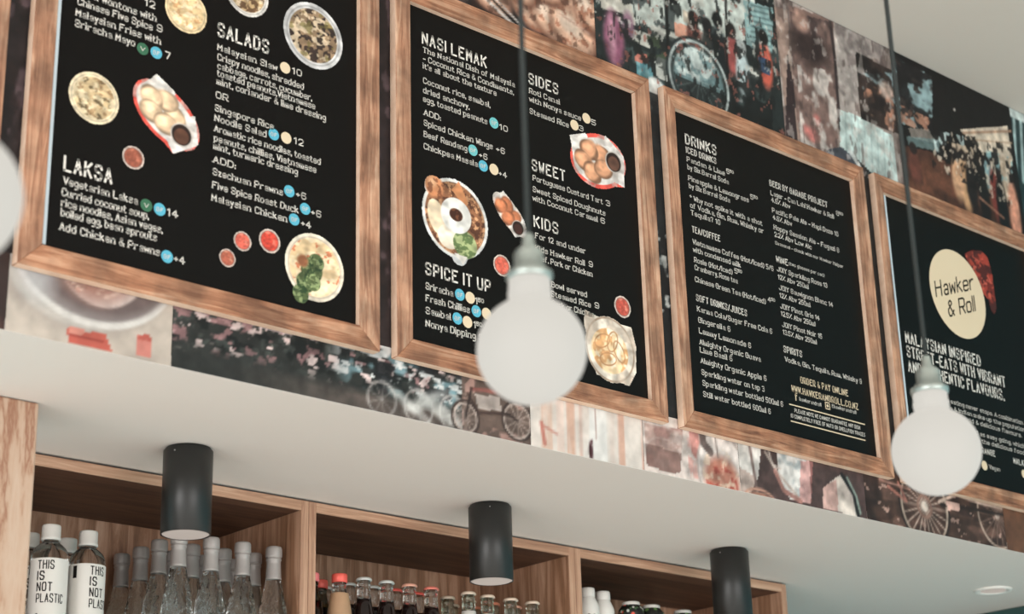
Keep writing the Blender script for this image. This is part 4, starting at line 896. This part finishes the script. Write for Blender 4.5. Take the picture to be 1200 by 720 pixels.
# small soda bottles with crown caps ---------------------------------
def crown(t, z, mat, r=.0172):
    bm = bmesh.new(); n = 42; rings = []
    for rr, zz, wob in ((r, z - .0052, .0010), (r * .985, z - .0028, .0007), (r * .93, z - .0004, .0), (r * .80, z + .0012, 0)):
        rings.append([bm.verts.new(((rr + wob * math.cos(k * math.pi)) * math.cos(6.28319 * k / n), (rr + wob * math.cos(k * math.pi)) * math.sin(6.28319 * k / n), zz)) for k in range(n)])
    for a, b in zip(rings, rings[1:]):
        for k in range(n): bm.faces.new((a[k], a[(k + 1) % n], b[(k + 1) % n], b[k]))
    bm.faces.new(rings[-1]); bm.faces.new(rings[0][::-1])
    fin(bm, 'crown_cap', mat, t, True)
def soda(kind, cap, h=.230):
    t = empty({'cola': 'cola_bottle', 'soda': 'soda_bottle', 'tan': 'juice_bottle', 'olive': 'juice_bottle'}[kind], (0, 0, 0), '', 'bottle', 'small capped bottles in the middle unit')
    if kind in ('cola', 'soda'):
        zc = h - .0012
        g = M_neck if kind == 'soda' else M_glass
        zl = h - .048 if kind == 'cola' else h - .044
        lathe('bottle_neck', [(0, zl), (.0158, zl), (.0150, zl + .012), (.0142, h - .024), (.0138, h - .018), (.0150, h - .016), (.0150, h - .0125), (.0138, h - .011), (.0138, h - .0035), (0, h - .0035)], g, t, 32)
        crown(t, zc, cap)
        lathe('bottle_body', [(0, 0), (.027, 0), (.030, .003), (.0302, .09), (.029, .112), (.024, .140), (.0185, .166), (.0162, zl - .0004), (0, zl - .0004)], M_cola if kind == 'cola' else M_label, t, 36)
    else:
        g = M_glass if kind == 'tan' else M_olive
        lathe('bottle_neck', [(0, h - .062), (.0205, h - .062), (.0172, h - .045), (.0150, h - .034), (.0142, h - .026), (.0152, h - .0245), (.0152, h - .0205), (.0138, h - .019), (.0138, h - .004), (0, h - .004)], g, t, 32)
        if kind == 'tan': lathe('bottle_body', [(0, 0), (.026, 0), (.0285, .003), (.0287, .10), (.0282, .13), (.0250, .155), (.0195, h - .0432), (.0190, h - .042), (.0178, h - .042), (.0200, h - .058), (0, h - .058)], M_tan, t, 40)
        else: lathe('bottle_body', [(0, 0), (.026, 0), (.0285, .003), (.0288, .09), (.0280, .12), (.0235, h - .0625), (0, h - .0625)], M_olive, t, 36)
        lathe('screw_cap', [(0, h - .0185), (.0160, h - .0185), (.0172, h - .0175), (.0172, h - .003), (.0160, h), (0, h)], cap, t, 36)
    return t
C = M_crown
proto = {}
row = [  # x, y, kind, cap, label
 (2.3225, 3.140, 'tan', 'red', 'tan labelled juice bottle with a large red cap, front row'),
 (2.3885, 3.140, 'cola', 'silver', 'cola bottle with silver cap, right of the tan labelled bottle'),
 (2.451, 3.140, 'cola', 'silver', 'cola bottle with silver cap, second to the right of the tan labelled bottle'),
 (2.514, 3.138, 'cola', 'peach', 'cola bottle with a peach cap in the front row'),
 (2.576, 3.138, 'cola', 'coral', 'cola bottle with a coral cap, last dark one of the front row'),
 (2.676, 3.200, 'soda', 'cream', 'soda bottle with a cream cap, right of the cola bottles and set back'),
 (2.681, 3.132, 'soda', 'cream', 'soda bottle with a cream cap, left below the middle downlight'),
 (2.742, 3.136, 'soda', 'cream', 'soda bottle with a cream cap directly below the middle downlight'),
 (2.812, 3.134, 'soda', 'cream', 'soda bottle with a cream cap, second from the right end of its row'),
 (2.880, 3.134, 'soda', 'cream', 'soda bottle with a cream cap at the right end of its row'),
 (2.396, 3.206, 'cola', 'silver', 'cola bottle with silver cap in the second row, touching the tan labelled one'),
 (2.459, 3.202, 'cola', 'silver', 'cola bottle with silver cap in the second row, between two silver front ones'),
 (2.521, 3.200, 'cola', 'red', 'cola bottle with a small red cap behind, left of the peach capped one'),
 (2.588, 3.204, 'cola', 'red', 'cola bottle with a red cap behind, between the peach and coral ones'),
 (2.745, 3.266, 'soda', 'cream', 'soda bottle with a cream cap, small behind the cream ones'),
 (2.741, 3.201, 'soda', 'cream', 'soda bottle with a cream cap just left behind the one left of the downlight'),
 (2.812, 3.262, 'soda', 'orange', 'soda bottle with an orange cap, left behind the one below the downlight'),
 (2.812, 3.198, 'soda', 'orange', 'soda bottle with an orange cap, right behind the one below the downlight'),
 (2.882, 3.199, 'soda', 'peach', 'soda bottle with a peach cap, behind the last two front ones'),
 (2.376, 3.268, 'cola', 'silver', 'dark bottle with silver cap, deep at the back left'),
 (2.326, 3.216, 'olive', 'red', 'olive glass bottle with a bright red cap beside the divider'),
 (2.2660, 3.165, 'olive', 'pink', 'bottle with a pink cap mostly hidden by the divider'),
]
for x, y, kind, cap, lab in row:
    key = (kind, cap)
    if key not in proto: proto[key] = soda(kind, C[cap]); o = proto[key]
    else: o = dup(proto[key], (0, 0, 0))
    o.location = (x, y, SH[1]); o['label'] = lab; o.rotation_euler.z = x * 30

# right unit: white printed bottles and black floral tins ---------------------------------
def ink_pattern(name, base, cols, scale, seed):
    m, nt, b = new_mat(name); N = nt.nodes.new; L = nt.links.new
    tc = N('ShaderNodeTexCoord'); last = None
    prev = (*lin(base), 1)
    for k, (c, thr) in enumerate(cols):
        v = N('ShaderNodeTexVoronoi'); v.inputs['Scale'].default_value = scale * (1 + .35 * k)
        mp = N('ShaderNodeMapping'); mp.inputs['Location'].default_value = (seed + k * 3.3, k * 1.7, 0); L(tc.outputs['Object'], mp.inputs['Vector']); L(mp.outputs[0], v.inputs['Vector'])
        r = N('ShaderNodeValToRGB'); r.color_ramp.elements[0].position = thr; r.color_ramp.elements[0].color = (1, 1, 1, 1); r.color_ramp.elements[1].position = thr + .04; r.color_ramp.elements[1].color = (0, 0, 0, 1)
        L(v.outputs['Distance'], r.inputs['Fac'])
        mx = N('ShaderNodeMix'); mx.data_type = 'RGBA'; L(r.outputs['Color'], mx.inputs['Factor'])
        if last is None: mx.inputs['A'].default_value = prev
        else: L(last, mx.inputs['A'])
        mx.inputs['B'].default_value = (*lin(c), 1); last = mx.outputs['Result']
    L(last, b.inputs['Base Color']); b.inputs['Roughness'].default_value = .4
    return m
M_floral = ink_pattern('black_floral_enamel_red', (24, 26, 24), [((214, 90, 74), .2), ((206, 210, 200), .22), ((70, 110, 66), .2)], 48, 2)
M_leafy = ink_pattern('black_floral_enamel_green', (24, 28, 24), [((96, 132, 76), .28), ((190, 206, 170), .16)], 55, 5)
M_brownprint = ink_pattern('brown_printed_paper', (222, 216, 206), [((150, 96, 66), .34), ((92, 66, 54), .2)], 40, 8)
def white_bottle():
    t = empty('white_bottle', (0, 0, 0), '', 'bottle', 'white printed bottles')
    lathe('bottle_body', [(0, 0), (.025, 0), (.0275, .003), (.0275, .166), (.0262, .174), (.0180, .192), (.0172, .194), (0, .194)], M_white, t, 36)
    lathe('printed_band', [(.0278, .02), (.0278, .150)], M_brownprint, t, 36)
    lathe('cap', [(0, .1935), (.0178, .1935), (.0185, .195), (.0185, .212), (.0170, .2155), (0, .216)], M_cap_white, t, 36)
    return t
w0 = white_bottle(); w0.location = (3.078, 3.150, SH[2] + .0004); w0['label'] = 'white printed bottle half hidden by the right divider'
o = dup(w0, (3.140, 3.160, SH[2] + .0004), 'white printed bottle second from the right divider'); 
def tin(mat, h=.2):
    t = empty('floral_tin', (0, 0, 0), '', 'tin', 'black floral tins')
    lathe('tin_body', [(0, 0), (.031, 0), (.0335, .002), (.0335, h - .030), (.0320, h - .020), (.0245, h - .010), (.0235, h - .0085), (0, h - .0085)], mat, t, 40)
    lathe('lid', [(0, h - .009), (.0222, h - .009), (.0226, h - .008), (.0226, h - .002), (.0210, h), (0, h)], M_cap_white, t, 40)
    return t
a = tin(M_floral); a.location = (3.238, 3.160, SH[2] + .0004); a['label'] = 'black tin with red and white flowers and a white lid'
a = tin(M_leafy); a.location = (3.312, 3.162, SH[2] + .0004); a['label'] = 'black tin with green leaves and a white lid'
a2 = dup(a, (3.432, 3.166, SH[2] + .0004), 'black tin with a white lid, just left of the right downlight')
a3 = dup(a, (3.205, 3.240, SH[2] + .0004), 'dark tin mostly hidden, between the white bottles and the floral tin')
